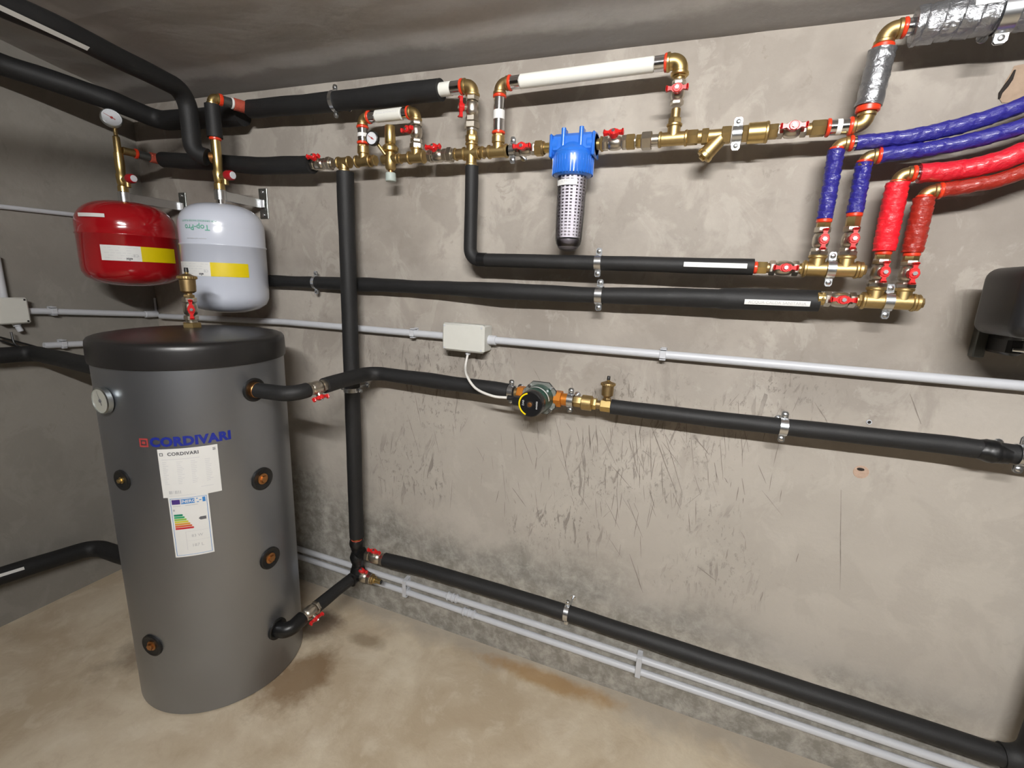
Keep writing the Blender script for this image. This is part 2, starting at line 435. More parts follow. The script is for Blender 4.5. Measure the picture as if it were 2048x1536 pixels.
# trowel scratches scored into the plaster of the rear wall
MAT['scratch'] = simple('scored_cement', (.215, .188, .162), .9, 0, .3, 60)
rs = random.Random(11); SM = MB(); SM.flat = True
def scratch(a, b, w, wig=.0012):
    n = max(3, int((b - a).length / .012)); d = (b - a).normalized(); nn = Vector((-d.z, 0, d.x)); i0 = len(SM.v); o = rs.random() * 50
    for q in range(n + 1):
        t = q / n; c = a.lerp(b, t) + nn * wig * noise.noise(Vector((t * 3 + o, 0, 0))); ww = w * (.25 + .9 * math.sin(PI * min(1, t * .9 + .08))) * (.55 + .9 * abs(noise.noise(Vector((t * 14 + o, 5, 0)))))
        c.y = -.0004; SM.v += [c - nn * ww / 2, c + nn * ww / 2]
    for q in range(n): SM.f.append((i0 + 2 * q, i0 + 2 * q + 2, i0 + 2 * q + 3, i0 + 2 * q + 1))
for x0, y0, x1, y1, w in ((1390, 875, 1419, 910, .005), (1259, 1108, 1286, 1186, .004), (1394, 1132, 1434, 1163, .004), (1526, 1184, 1520, 1203, .0035), (1597, 1107, 1592, 1124, .004), (1456, 1098, 1452, 1118, .003),
        (1682, 980, 1680, 1180, .0025), (1820, 788, 1842, 848, .0045), (1629, 805, 1654, 842, .003), (1041, 862, 1066, 930, .003), (1110, 835, 1146, 992, .003), (1067, 737, 1084, 768, .0025), (1200, 860, 1232, 930, .003),
        (1258, 880, 1280, 960, .004), (1300, 845, 1352, 985, .0045), (1330, 870, 1366, 990, .003), (1222, 930, 1262, 975, .0035), (1178, 850, 1180, 900, .006), (1192, 850, 1196, 905, .005), (1170, 940, 1166, 1010, .003),
        (1300, 860, 1303, 960, .003), (1270, 850, 1276, 930, .0035), (1255, 1000, 1285, 1075, .003), (1345, 985, 1362, 1020, .003), (830, 790, 842, 850, .003), (815, 830, 838, 905, .0025), (868, 860, 878, 905, .002),
        (1210, 1000, 1240, 1060, .0025), (1070, 980, 1078, 1040, .0025), (905, 960, 900, 1020, .002), (1005, 930, 1012, 1000, .002), (1440, 880, 1446, 960, .0025), (1410, 905, 1416, 925, .003), (690, 830, 697, 880, .003), (757, 905, 768, 940, .003)):
    scratch(W(x0, y0, 0), W(x1, y1, 0), w * .8)
for i in range(190):
    cx0 = rs.gauss(-.22, .26); cz0 = rs.gauss(.88, .16)
    if not (-1.1 < cx0 < .35 and .45 < cz0 < 1.14): continue
    L_ = abs(rs.gauss(.035, .035)) + .012; a_ = rs.choice((rs.gauss(.22, .10), rs.gauss(.55, .15), rs.gauss(-.05, .08), rs.gauss(-.5, .1) if rs.random() < .3 else .15))
    p_ = Vector((cx0, 0, cz0)); scratch(p_, p_ + Vector((math.sin(a_), 0, -math.cos(a_))) * L_, rs.uniform(.0010, .0028), .0012)
so = SM.build('scratch_marks', 'scratch', bpy.data.objects['wall_back'], (0, 0, 0)); so['kind'] = 'stuff'
# broken plaster at the upper right and two old fixing holes (parts of the wall)
WB = bpy.data.objects['wall_back']; ORG[WB.name] = Vector((0, 0, 0))
MAT['brick'] = simple('exposed_brick', (.34, .25, .18), .9, 0, .35, 30, 1., 60, .004)
MAT['hole'] = simple('hole_dark', (.02, .015, .012), .9)
MAT['pit'] = simple('pit_pink', (.46, .33, .25), .9, 0, .25, 60, 1., 90, .003)
pp = [W(x, y, .0015) for x, y in ((2046, 128), (2028, 132), (2022, 145), (2012, 160), (2004, 178), (1996, 193), (2004, 206), (2026, 204), (2046, 196), (2064, 170), (2066, 140))]
mb = MB(); mb.flat = True; mb.v = pp; mb.f = [tuple(range(len(pp)))]; mb.build('broken_plaster', 'brick', WB)
mb = MB(); mb.tube([W(x, y, .003) for x, y in ((2030, 140), (2022, 158), (2012, 172), (2001, 186), (1999, 197))], lambda t: .0035 * (.5 + t * (1 - t) * 3), 8).build('plaster_crack', 'hole', WB)
c = W(1722, 944, 0.); mb = MB(); mb.lathe(c + Vector((0, .001, 0)), (0, -1, 0), [(0, .019), (.002, .018), (.0025, .001)], 14); mb.build('fixing_pit', 'pit', WB)
c = W(1721, 938, 0.); mb = MB(); mb.lathe(c + Vector((0, 0, 0)), (0, -1, 0), [(0, .009), (.0045, .008), (.005, .001)], 10)
for v in mb.v: v.z = c.z + (v.z - c.z) * .45
mb.build('fixing_hole', 'hole', WB)
c = W(1738, 844, 0.); MB().lathe(c, (0, -1, 0), [(0, .0065), (.003, .006), (.003, .0042), (.001, .0042)], 16).build('wall_plug', 'conduit', WB)
MB().lathe(c, (0, -1, 0), [(0, .0042), (.0012, .0042)], 12).build('plug_bore', 'hole', WB)

# lamp behind the photographer: a batten with a flat diffuser looking towards the rear wall
L0 = Vector((LAMP_X, LAMP_Y, LAMP_Z)); LN = Vector((0.0, 1, -.12)).normalized(); mL = frame(L0, (1, 0, 0), LN)
lt = thing('ceiling_lamp', 'long batten lamp with flat diffuser hanging from the ceiling', 'lamp', L0 + Vector((0, 0, .05)))
MB().box((0, 0, -.022), (1.26, .075, .040), mL, .006).build('housing', 'pvcbox', lt)
MB().box((0, 0, .0005), (1.20, .040, .004), mL, .001).build('diffuser', 'lamp', lt)
for sg in (-1, 1): MB().cyl(L0 + Vector((sg * .45, -.03, .0)), L0 + Vector((sg * .45, -.03, .12)), .006, 10).build('hanger', 'zinc', lt)

# ---------------------------------------------------------------- BUILDERS OF REPEATED THINGS
def solid_group(cat): return {'valve': 'red handled ball valves', 'clamp': 'zinc pipe clamps', 'tee': 'brass tees', 'elbow': 'brass elbows',
                              'coupling': 'press couplings', 'nipple': 'brass nipples', 'clip': 'conduit clips'}.get(cat)
def handle_poly(L, w):
    pts = []
    for sx in (1, -1):
        half = [(.011 * sx, -.0085), (L * .62 * sx, -w * .62), (L * sx, -w), (L * 1.04 * sx, 0), (L * sx, w), (L * .62 * sx, w * .62), (.011 * sx, .0085)]
        pts += half if sx > 0 else half[::-1]
    # order: right lobe bottom->top, then left lobe top->bottom
    right = [(.0085, -.0085), (L * .55, -w * .6), (L, -w), (L * 1.05, 0), (L, w), (L * .55, w * .6), (.0085, .0085)]
    left = [(-x, -y) for x, y in right]
    return right + left
def valve(loc, ax, stem, label, s=1., closed=False, L=.026, body='nickel', union=None, reach=.036):
    m = frame(loc, ax, stem); v = turned('ball_valve', label, 'valve', m, solid_group('valve'))
    b = MB()
    b.lathe((-.019 * s, 0, 0), (1, 0, 0), [(0, .0135 * s), (.004 * s, .0175 * s), (.012 * s, .0195 * s), (.026 * s, .0195 * s), (.034 * s, .0175 * s), (.038 * s, .0135 * s)], 20)
    b.hex((-.034 * s, 0, 0), (-.020 * s, 0, 0), .0195 * s); b.hex((.020 * s, 0, 0), (.034 * s, 0, 0), .0195 * s)
    b.cyl((0, 0, .012 * s), (0, 0, .026 * s), .009 * s, 16)
    b.build('valve_body', body, v)
    h = MB(); R = Matrix.Rotation(PI / 2 if closed else 0, 4, 'Z')
    h.prism(handle_poly(L, .0062), reach - .006, reach + .003, R); h.cyl((0, 0, .024 * s), (0, 0, reach + .005), .0105, 20)
    for sx in (-1, 1): h.box((sx * L * .93, 0, reach + .001), (.005, .013, .013), R, .002)
    ho = h.build('handle', 'red', v)
    MB().hex((0, 0, reach + .004), (0, 0, reach + .0085), .0052).build('handle_nut', 'zinc', ho)
    if union:
        q = MB(); x0 = .036 * s if union > 0 else -.036 * s; sg = 1 if union > 0 else -1
        q.hex((x0, 0, 0), (x0 + sg * .016 * s, 0, 0), .0225 * s); q.cyl((x0 + sg * .015 * s, 0, 0), (x0 + sg * .024 * s, 0, 0), .016 * s)
        q.build('union_nut', 'nickel', v)
    return v
def clamp(loc, ax, r, d, label, lug=(0, 0, 1), w=.021, wall=(0, 1, 0)):
    m = frame(loc, ax, lug)
    yw = (m.to_3x3().inverted() @ Vector(wall)).y; sg = 1 if yw > 0 else -1
    v = turned('pipe_clamp', label, 'clamp', m, solid_group('clamp'))
    b = MB(); R = r + .0016
    n = 28; i0 = len(b.v)
    for x, q in ((-w / 2, r - .001), (-w / 2, R), (w / 2, R), (w / 2, r - .001)):
        b.ring((x, 0, 0), Vector((0, 1, 0)), Vector((0, 0, 1)), q, n)
    for a in range(4): b.bridge(i0 + a * n, i0 + ((a + 1) % 4) * n, n)
    for sz in (-1, 1):
        for yy in (-sg * .004, sg * .002):
            pl = [(-w * .42, -.010), (w * .42, -.010), (w * .42, .006), (w * .26, .0105), (-w * .26, .0105), (-w * .42, .006)]
            b.prism(pl, -.0011, .0011, Matrix.Translation((0, yy, sz * (R + .0070))) @ Matrix(((1, 0, 0, 0), (0, 0, 1, 0), (0, sz, 0, 0), (0, 0, 0, 1))))
    b.build('band', 'zinc', v)
    for sz in (-1, 1):
        MB().cyl((0, sg * .008, sz * (R + .0080)), (0, -sg * .0055, sz * (R + .0080)), .0035, 10).lathe((0, -sg * .005, sz * (R + .0080)), (0, -sg, 0), [(0, .0060), (.002, .0058), (.0034, .0035)], 14).build('bolt', 'zinc', v)
    q = MB().cyl((0, sg * (R - .001), 0), (0, sg * (R + .010), 0), .008, 12)
    if d > R + .010: q.cyl((0, sg * (R + .004), 0), (0, sg * (d + .001), 0), .004, 10).cyl((0, sg * (d - .003), 0), (0, sg * (d + .001), 0), .011, 12)
    q.build('threaded_rod', 'zinc', v)
    return v
def collar(mb, p, d, r, w=.008): mb.cyl(Vector(p) - Vector(d) * w * .5, Vector(p) + Vector(d) * w * .5, r, 24)
def tee(loc, ax, br, label, r=.0165, L=.027, Lb=.030, mat='brass', extra=None, name='pipe_tee'):
    p = Vector(loc); a = Vector(ax).normalized(); b = Vector(br).normalized(); mb = MB()
    mb.cyl(p - a * L, p + a * L, r); mb.cyl(p, p + b * Lb, r * .97)
    collar(mb, p - a * (L - .004), a, r * 1.18); collar(mb, p + a * (L - .004), a, r * 1.18); collar(mb, p + b * (Lb - .004), b, r * 1.16)
    if extra:
        for e, Le in extra:
            e = Vector(e).normalized(); mb.cyl(p, p + e * Le, r * .97); collar(mb, p + e * (Le - .004), e, r * 1.16)
    return solo(mb, name, mat, label, 'fitting', solid_group('tee'), p)
def elbow(loc, d1, d2, label, r=.0165, L=.026, mat='brass'):
    """corner of a 90 degree bend at loc, legs leaving along d1 and d2"""
    p = Vector(loc); d1 = Vector(d1).normalized(); d2 = Vector(d2).normalized(); mb = MB()
    mb.tube(fillet([p + d1 * L, p, p + d2 * L], r * 1.1, .004), r, 22)
    collar(mb, p + d1 * (L - .004), d1, r * 1.17, .009); collar(mb, p + d2 * (L - .004), d2, r * 1.17, .009)
    return solo(mb, 'pipe_elbow', mat, label, 'fitting', solid_group('elbow'), p)
def stack(name, label, cat, p0, d, parts, group=None):
    """row of turned pieces along a line: (part name, material, shape, from, to, radius)"""
    p0 = Vector(p0); d = Vector(d).normalized()
    if len(parts) == 1:
        n_, mt, sh, a, b, r = parts[0]; mb = MB(); getattr(mb, sh)(p0 + d * a, p0 + d * b, r); return solo(mb, name, mt, label, cat, group, p0 + d * (a + b) / 2)
    t = thing(name, label, cat, p0, group)
    for n_, mt, sh, a, b, r in parts:
        mb = MB(); getattr(mb, sh)(p0 + d * a, p0 + d * b, r); mb.build(n_, mt, t)
    return t
def press(p0, p1, label, ends=(1, 1), r=.0165, band=True, ring='ring'):
    """steel press sleeve between p0 and p1 with plastic rings at its ends"""
    p0 = Vector(p0); p1 = Vector(p1); L = (p1 - p0).length; parts = [('sleeve', 'chrome', 'cyl', 0.002, L - .002, r)]
    if ends[0]: parts.append(('end_ring', ring, 'cyl', 0, .008, r * 1.2))
    if ends[1]: parts.append(('end_ring', ring, 'cyl', L - .008, L, r * 1.2))
    if band: parts.append(('label_band', 'label', 'cyl', L * .36, L * .62, r * 1.03))
    return stack('press_coupling', label, 'fitting', p0, p1 - p0, parts, solid_group('coupling'))
def foam(path, r, label, mat='foam', name='insulated_pipe', cat='pipe', rad=.04, wob=.0022, seed=0, parts=None, wrap=0., group=None, pitch=.03, n=24, step=.012):
    P = fillet(path, rad, step) if len(path) > 2 else fillet([path[0], (Vector(path[0]) + Vector(path[1])) / 2, path[1]], .001, step) if False else fillet2(path, rad, step)
    mb = MB().tube(P, r, n, True, wob, wrap, pitch, seed)
    if not parts: return solo(mb, name, mat, label, cat, group, path[0])
    t = thing(name, label, cat, path[0], group); mb.build('insulation', mat, t)
    parts(t); return t
def fillet2(path, rad, step):
    a, b = Vector(path[0]), Vector(path[1]); n = max(2, int((b - a).length / step)); return [a.lerp(b, i / n) for i in range(n + 1)]
def pipe_map(p0, d, r, up=(0, 0, 1), tilt=0.):
    """surface map of a pipe: u along it, v round it, centred on the side facing the room"""
    p0 = Vector(p0); d = Vector(d).normalized(); f = Vector((0, -1, 0)); f = (f - d * f.dot(d)).normalized(); w = d.cross(f) * -1
    if w.z < 0 and abs(w.z) > .2: w = -w
    def fn(u, v):
        a = v / r + tilt; return p0 + d * u + (f * math.cos(a) + w * math.sin(a)) * r
    return fn
def pipe_label(t, p0, d, r, L, h, text, tsize, tilt=0., mat='label', flip=False):
    fn = pipe_map(p0, d, r + .0020, tilt=tilt); mb = MB(); mb.flat = True
    mb.grid(fn, 0, L, -h / 2, h / 2, 4, 6); o = mb.build('label', mat, t)
    if text:
        f2 = pipe_map(p0, d, r + .0026, tilt=tilt)
        text_mb(text, tsize, lambda x, y: f2(L / 2 + x, y), flip=flip).build('label_text', 'greyink', o)
    return o

# ---------------------------------------------------------------- 1. MAIN BRASS LINE
D = .09; ZB = 1.808
def B(px): return Vector((xat(px, D, ZB), -D, ZB))
X = Vector((1, 0, 0)); Z = Vector((0, 0, 1)); Y = Vector((0, 1, 0)); OUT = Vector((0, -1, 0)); TIL = Vector((0, -.85, .5))
p = B(640); valve(p, X, TIL, 'ball valve on the left end of the brass line, fed by the long black pipe', union=1)
tee(B(688), X, -Z, 'brass tee pointing down into the tall black riser pipe', L=.026)
T2 = B(727); tee(T2, X, Z, 'brass tee carrying the steel sleeve left of the small round gauge', L=.031)
stack('threaded_nipple', 'short ribbed brass nipple between the gauge sleeve tee and the pressure reducer', 'fitting', T2 + X * .031, X, [('nipple', 'bronze', 'cyl', 0, .012, .013), ('hex_collar', 'brass', 'hex', .010, .020, .0175)])
# pressure reducing valve
R0 = B(781); z = R0.z
rv = thing('pressure_reducer', 'brass pressure reducing valve with tall bonnet and pale grey cap below', 'valve', R0)
MB().cyl(R0 - X * .032, R0 + X * .030, .0145).lathe(R0 - Z * .034, Z, [(0, .012), (.006, .017), (.030, .018), (.048, .014), (.056, .014)], 24).build('valve_body', 'brass', rv)
MB().lathe(R0 + Z * .020, Z, [(0, .013), (.004, .026), (.014, .027), (.020, .022), (.026, .0155), (.030, .0175), (.078, .0165), (.080, .0155)], 24).build('bonnet', 'bright_brass', rv)
MB().cyl(R0 - Z * .046, R0 - Z * .030, .008).build('drain_neck', 'copper', rv)
cp = MB().lathe(R0 - Z * .068, Z, [(0, .0165), (.002, .0175), (.024, .0165), (.026, .0155)], 24).build('grey_cap', 'greyplastic', rv); cp['label'] = 'pale grey plastic cap'
# gauge of the reducer
def gauge(parent, c, n, r, rim, face, depth=.02, needle=-.6, hub='redink', rimw=.003):
    c = Vector(c); n = Vector(n).normalized()
    g = MB().lathe(c - n * depth, n, [(0, r * .9), (.003, r), (depth - .001, r), (depth + .001, r - rimw), (depth - .002, r - rimw)], 32).build('gauge_case', rim, parent)
    MB().lathe(c - n * .003, n, [(0, r - rimw), (.0015, r - rimw)], 32).build('dial_face', face, g)
    _, u, v = axes(n); F = c - n * .0006
    nd = MB(); a = math.cos(needle) * v + math.sin(needle) * u; b = n.cross(a)
    nd.v = [F - a * r * .35 - b * .0016, F - a * r * .35 + b * .0016, F + a * r * .75 + b * .0005, F + a * r * .75 - b * .0005]; nd.f = [(0, 1, 2, 3)]; nd.flat = True
    nd.lathe(F - n * .0004, n, [(0, r * .14), (.001, r * .13)], 12); nd.build('needle', hub, g)
    tk = MB(); tk.flat = True
    for i in range(21):
        an = -2.3 + 4.6 * i / 20; a = math.cos(an) * v + math.sin(an) * u; b = n.cross(a); r0 = r * (.72 if i % 5 else .64); r1 = r * .82
        j = len(tk.v); tk.v += [F + a * r0 - b * .0004, F + a * r0 + b * .0004, F + a * r1 + b * .0004, F + a * r1 - b * .0004]; tk.f.append((j, j + 1, j + 2, j + 3))
    tk.build('scale_marks', 'greyink', g)
    return g
G = W(743, 276, .135)
gt = thing('pressure_gauge', 'small round white gauge with red pointer in front of the brass line', 'gauge', G)
gn = Vector((.12, -1, -.05)).normalized()
gauge(gt, G, gn, .0215, 'plastic', 'dial', .016, -1.0)
MB().tube([G - gn * .012, G - gn * .022 + Vector((.008, 0, -.012)), R0 + Vector((-.012, -.010, .012))], .0055, 12).build('gauge_stem', 'brass', gt)
# bypass over the reducer
zt = W(727, 236, D).z; xe = T2.x; x3 = B(833).x
za = ZB + .030
stack('threaded_socket', 'brass socket under the steel sleeve left of the gauge', 'fitting', (xe, -D, za - .004), Z, [('socket', 'brass', 'cyl', 0, .020, .019), ('hex_collar', 'bright_brass', 'hex', .012, .024, .0185)])
press((xe, -D, za + .022), (xe, -D, zt - .024), 'upright steel press sleeve with white band left of the small gauge', r=.0165)
elbow((xe, -D, zt), -Z, X, 'brass elbow at the left end of the short white bypass pipe', r=.015, L=.024)
press((xe + .024, -D, zt), (xe + .058, -D, zt), 'dark steel sleeve at the left end of the short white pipe', (1, 0), band=False, r=.0165)
wp = thing('short_bypass_pipe', 'short white pipe bridging over the small gauge and the pressure reducer', 'pipe', (xe + .058, -D, zt))
x9 = x3 - .052
MB().cyl((xe + .058, -D, zt), (x9, -D, zt), .0185).build('pipe_wall', 'whitepipe', wp)
text_mb('BYPASS AUTOMATICO', .008, lambda x, y, f=pipe_map((xe + .058, -D, zt), X, .0188, tilt=.15): f((x9 - xe - .058) / 2 + x, y)).build('pipe_text', 'faint', wp)
press((x9, -D, zt), (x3 - .024, -D, zt), 'dark steel sleeve at the right end of the short white pipe', (0, 1), band=False, r=.0165)
elbow((x3, -D, zt), -X, -Z, 'brass elbow above the closed ball valve right of the reducer', r=.0155, L=.026)
tee((x3, -D, ZB), X, Z, 'brass tee under the closed valve right of the pressure reducer', L=.030)
stack('threaded_nipple', 'ribbed brass nipple between the pressure reducer and its right hand tee', 'fitting', (R0.x + .030, -D, ZB), X, [('nipple', 'bronze', 'cyl', 0, x3 - .030 - R0.x - .030, .0125), ('hex_collar', 'brass', 'hex', .004, .012, .0165)])
zv = (ZB + .03 + zt - .026) / 2 + .006
valve((x3, -D, zv), -Z, (-.35, -.9, .1), 'closed ball valve standing upright right of the pressure reducer', s=.95, closed=True, union=1)
p = B(876); valve(p, X, TIL, 'ball valve left of the brass cross in the main line', union=1)
XC = B(943)
stack('threaded_nipple', 'ribbed brass nipple just left of the brass cross', 'fitting', (p.x + .058, -D, ZB), X, [('nipple', 'bronze', 'cyl', 0, XC.x - .028 - p.x - .058, .0155), ('hex_collar', 'brass', 'hex', .002, .010, .019)])
tee(XC, X, Z, 'brass cross fitting with black pipe hanging below it', L=.028, Lb=.030, extra=[(-Z, .038)], name='pipe_cross')
T4 = B(996)
stack('threaded_nipple', 'ribbed brass nipple just right of the brass cross', 'fitting', XC + X * .026, X, [('nipple', 'bronze', 'cyl', 0, T4.x - XC.x - .056, .0135), ('hex_collar', 'brass', 'hex', .008, .018, .018)])
tee(T4, X, Z, 'brass tee under the left leg of the long white bypass pipe', L=.032)
# column from the cross up to the upper black pipe
ZT = 1.990; zc = zat(222, XC.x, D)
stack('threaded_socket', 'bright brass union piece standing on the brass cross', 'fitting', (XC.x, -D, ZB + .028), Z, [('tail', 'bright_brass', 'cyl', 0, .018, .0145), ('hex_collar', 'brass', 'hex', .004, .022, .019), ('neck', 'bright_brass', 'cyl', .020, .034, .016)])
valve((XC.x, -D, zc + .006), -Z, (-.75, -.65, .05), 'upright ball valve above the brass cross with its lever turned to the left', s=1.05, union=1, L=.028)
elbow((XC.x, -D, ZT + .004), -X, -Z, 'dull brass elbow joining the upper black pipe to the valve above the cross', r=.0185, L=.030)
B1Z0, B1Z1 = W(500, 211, .075), W(886, 177, .075)
e1 = Vector((XC.x - .032, -D, ZT + .004)); s1 = Vector((XC.x - .075, -D, ZT + .004))
press(s1, e1, 'steel sleeve with red ring at the right end of the upper black pipe', (0, 1), band=False, r=.0185)
bl = Vector((-1.643, -.07, 2.022)); br_ = Vector((-.815, -.085, ZT + .006))
MB_white = stack('pipe_end', 'bare white pipe end showing from the upper black insulation', 'pipe', br_ - X * .01, X, [('pipe_wall', 'whitepipe', 'cyl', 0, s1.x - br_.x + .012, .0195)])
foam([bl, Vector((-1.24, -.07, 2.008)), br_], .031, 'thick black insulated pipe running just below the ceiling on the rear wall', rad=.5, seed=3)
clamp(Vector((-1.236, -.072, 2.008)), X, .032, .072, 'zinc clamp round the upper black pipe near the ceiling', w=.015)
# long white bypass
xa = T4.x; xb = B(1346).x; zl = ZT - .002
stack('threaded_socket', 'brass socket on the tee below the left leg of the long white pipe', 'fitting', (xa, -D, ZB + .026), Z, [('socket', 'brass', 'cyl', 0, .016, .019), ('hex_collar', 'bright_brass', 'hex', .010, .022, .0175)])
press((xa, -D, ZB + .047), (xa, -D, zl - .028), 'upright steel sleeve with white band under the long white pipe', r=.0165)
elbow((xa, -D, zl), -Z, X, 'brown brass elbow at the left end of the long white pipe', r=.0165, L=.028, mat='bronze')
press((xa + .028, -D, zl), (xa + .066, -D, zl), 'dark steel sleeve at the left end of the long white pipe', (1, 0), band=False, r=.0172)
x1 = xb - .066
tag(MB().cyl((xa + .064, -D, zl), (x1, -D, zl), .0185, 32).build('bypass_pipe', 'whitepipe', None, (xa + .064, -D, zl)), 'long bare white pipe bridging over the blue water filter', 'pipe')
press((x1 - .002, -D, zl), (xb - .032, -D, zl), 'dark steel sleeve at the right end of the long white pipe', (0, 1), band=False, r=.0178)
elbow((xb, -D, zl), -X, -Z, 'large bright brass elbow at the right end of the long white pipe', r=.019, L=.034, mat='bright_brass')
T5 = Vector((xb, -D, ZB)); tee(T5, X, Z, 'brass tee below the closed valve right of the filter', L=.036, Lb=.036)
zb = zat(186, xb, D)
stack('threaded_socket', 'brass reducing socket on the tee right of the filter', 'fitting', (xb, -D, ZB + .034), Z, [('hex_collar', 'brass', 'hex', 0, .014, .017), ('neck', 'bronze', 'cyl', .013, zb - ZB - .034 - .036, .0115)])
valve((xb, -D, zb), Z, (.0, -1, 0), 'closed ball valve upright below the right end of the long white pipe', s=.85, closed=True, reach=.033)
stack('threaded_nipple', 'brass hex nipple between the closed upright valve and the large elbow', 'fitting', (xb, -D, zb + .028), Z, [('hex_collar', 'bright_brass', 'hex', .006, zl - .034 - zb - .028, .018), ('neck', 'brass', 'cyl', 0, .01, .012)])
# clamp, valve, union left of the filter
clamp(B(1026), X, .017, D, 'zinc clamp on the brass line left of the blue filter', w=.017)
p = B(1052); valve(p, X, OUT, 'ball valve with flat red lever left of the blue filter', s=.9)
FX = B(1149); fl = FX.x - .0635; fr_ = FX.x + .0635
stack('union_joint', 'large brass union between the flat red lever valve and the blue filter', 'fitting', p + X * .030, X, [('hex_collar', 'brass', 'hex', 0, .022, .0215), ('shoulder', 'bronze', 'cyl', .020, .028, .018), ('tail', 'bright_brass', 'cyl', .026, fl - p.x - .030 + .004, .0135)])
# ---------- water filter
FZ = ZB
ft = thing('water_filter', 'blue headed water filter with clear cup hanging from the brass line', 'filter', (FX.x, -.092, FZ - .30))
C0 = Vector((FX.x, -.092, FZ))
hd = MB()
hd.box(C0 + Vector((0, 0, .002)), (.122, .056, .050), None, .008)
hd.cyl(C0 - X * .064, C0 - X * .040, .030).cyl(C0 + X * .040, C0 + X * .064, .030)
hd.box(C0 + Vector((-.060, 0, -.004)), (.008, .064, .062), None, .003).box(C0 + Vector((.060, 0, -.004)), (.008, .064, .062), None, .003)
hd.lathe(C0 - Z * .030, Z, [(0, .053), (.010, .053), (.016, .049), (.024, .040), (.034, .028)], 40)
for sx in (-1, 1):
    hd.box(C0 + Vector((sx * .025, -.012, .016)), (.010, .030, .052), None, .004)
    hd.cyl(C0 + Vector((sx * .025, -.026, -.012)), C0 + Vector((sx * .025, -.026, .040)), .0065, 12)
hd.build('filter_head', 'filterblue', ft)
zr = zat(346, FX.x, .149)
rg = MB().lathe(Vector((FX.x, -.092, zr)), Z, [(0, .046), (.004, .0525), (.012, .056), (FZ - .030 - zr, .0570), (FZ - .024 - zr, .0555), (FZ - .020 - zr, .050)], 56)
for i in range(40):
    a = 2 * PI * i / 40; e = Vector((math.cos(a), math.sin(a), 0)); t_ = Vector((-e.y, e.x, 0))
    m_ = Matrix((e, t_, Z)).transposed().to_4x4(); m_.translation = Vector((FX.x, -.092, (zr + FZ - .028) / 2)) + e * .0565
    rg.box((0, 0, 0), (.003, .0028, (FZ - .038 - zr)), m_)
rg.build('ring_nut', 'filterblue', ft)
zc0 = zat(498, FX.x, .115); Hc = zr - zc0
Cc = Vector((FX.x, -.092, zc0))
MB().lathe(Cc, Z, [(.002, .010), (.004, .028), (.016, .036), (.028, .0385), (Hc * .5, .0405), (Hc + .004, .0425)], 40).build('clear_cup', 'clear', ft)
ck = MB().lathe(Cc - Z * .004, Z, [(0, .012), (.003, .022), (.010, .030), (.026, .0345), (.032, .034)], 32).build('cup_base', 'cupgrey', ft)
MAT['mesh'] = simple('filter_mesh_white', (.68, .66, .70), .45, 0, .03)
MAT['core'] = simple('filter_core', (.44, .41, .42), .6, 0, .2)
ca = MB(); Rr = .0335; z0 = zc0 + .034; z1 = zr + .002
for i in range(18):
    a = 2 * PI * i / 18 - .05; wdt = .0085 if i % 6 == 3 else .0042
    e = Vector((math.cos(a), math.sin(a), 0)); t_ = Vector((-e.y, e.x, 0)); m_ = Matrix((e, t_, Z)).transposed().to_4x4()
    m_.translation = Vector((FX.x, -.092, (z0 + z1) / 2)) + e * Rr; ca.box((0, 0, 0), (.002, wdt, z1 - z0), m_)
nr = 19
for i in range(nr + 1):
    zz = z0 + (z1 - z0) * i / nr; ca.lathe((FX.x, -.092, zz - .002), Z, [(0, Rr + .0012), (.004, Rr + .0012)], 40) if False else None
    i0 = len(ca.v); n = 40
    for q, dz in ((Rr - .0008, -.0020), (Rr + .0010, -.0020), (Rr + .0010, .0020), (Rr - .0008, .0020)): ca.ring((FX.x, -.092, zz + dz), X, Y, q, n)
    for a in range(4): ca.bridge(i0 + a * n, i0 + ((a + 1) % 4) * n, n)
for v in ca.v:
    q_ = .93 + .20 * (v.z - z0) / (z1 - z0); v.x = FX.x + (v.x - FX.x) * q_ * 1.04; v.y = -.092 + (v.y + .092) * q_ * 1.04
ct = ca.build('cartridge', 'mesh', ft)
MB().cyl((FX.x, -.092, z0), (FX.x, -.092, z1), .0295, 28).build('cartridge_core', 'core', ct)
def fmap(off):
    return lambda u, v: Vector((FX.x, -.092, 0)) + Vector((math.sin(u / .0425), -math.cos(u / .0425), 0)) * (.0425 + off) + Z * v
zl_ = zr - .018
lb = MB(); lb.flat = True; lb.grid(fmap(.001), -.038, .026, zl_ - .0085, zl_ + .0065, 12, 2); lb = lb.build('filter_label', 'label', ft)
text_mb('FILTRO', .0085, lambda x, y: fmap(.0016)(x - .008, zl_ + y)).build('label_text', 'greyink', lb)

p4 = B(1230)
stack('threaded_nipple', 'bright brass nipple on the right side of the blue filter', 'fitting', (fr_ - .002, -D, ZB), X, [('nipple', 'bright_brass', 'cyl', 0, p4.x - .032 - fr_, .0145), ('hex_collar', 'brass', 'hex', .012, p4.x - .030 - fr_, .020)])
valve(p4, X, TIL, 'ball valve right of the blue filter', s=.95)
stack('union_joint', 'brass and nickel union between the filter valve and the next tee', 'fitting', p4 + X * .031, X,
      [('hex_collar', 'brass', 'hex', 0, .022, .0195), ('shoulder', 'bright_brass', 'hex', .026, .040, .017), ('union_nut', 'nickel', 'hex', .040, .066, .0225), ('tail', 'nickel', 'cyl', .015, T5.x - .036 - p4.x - .031 + .003, .0145)])
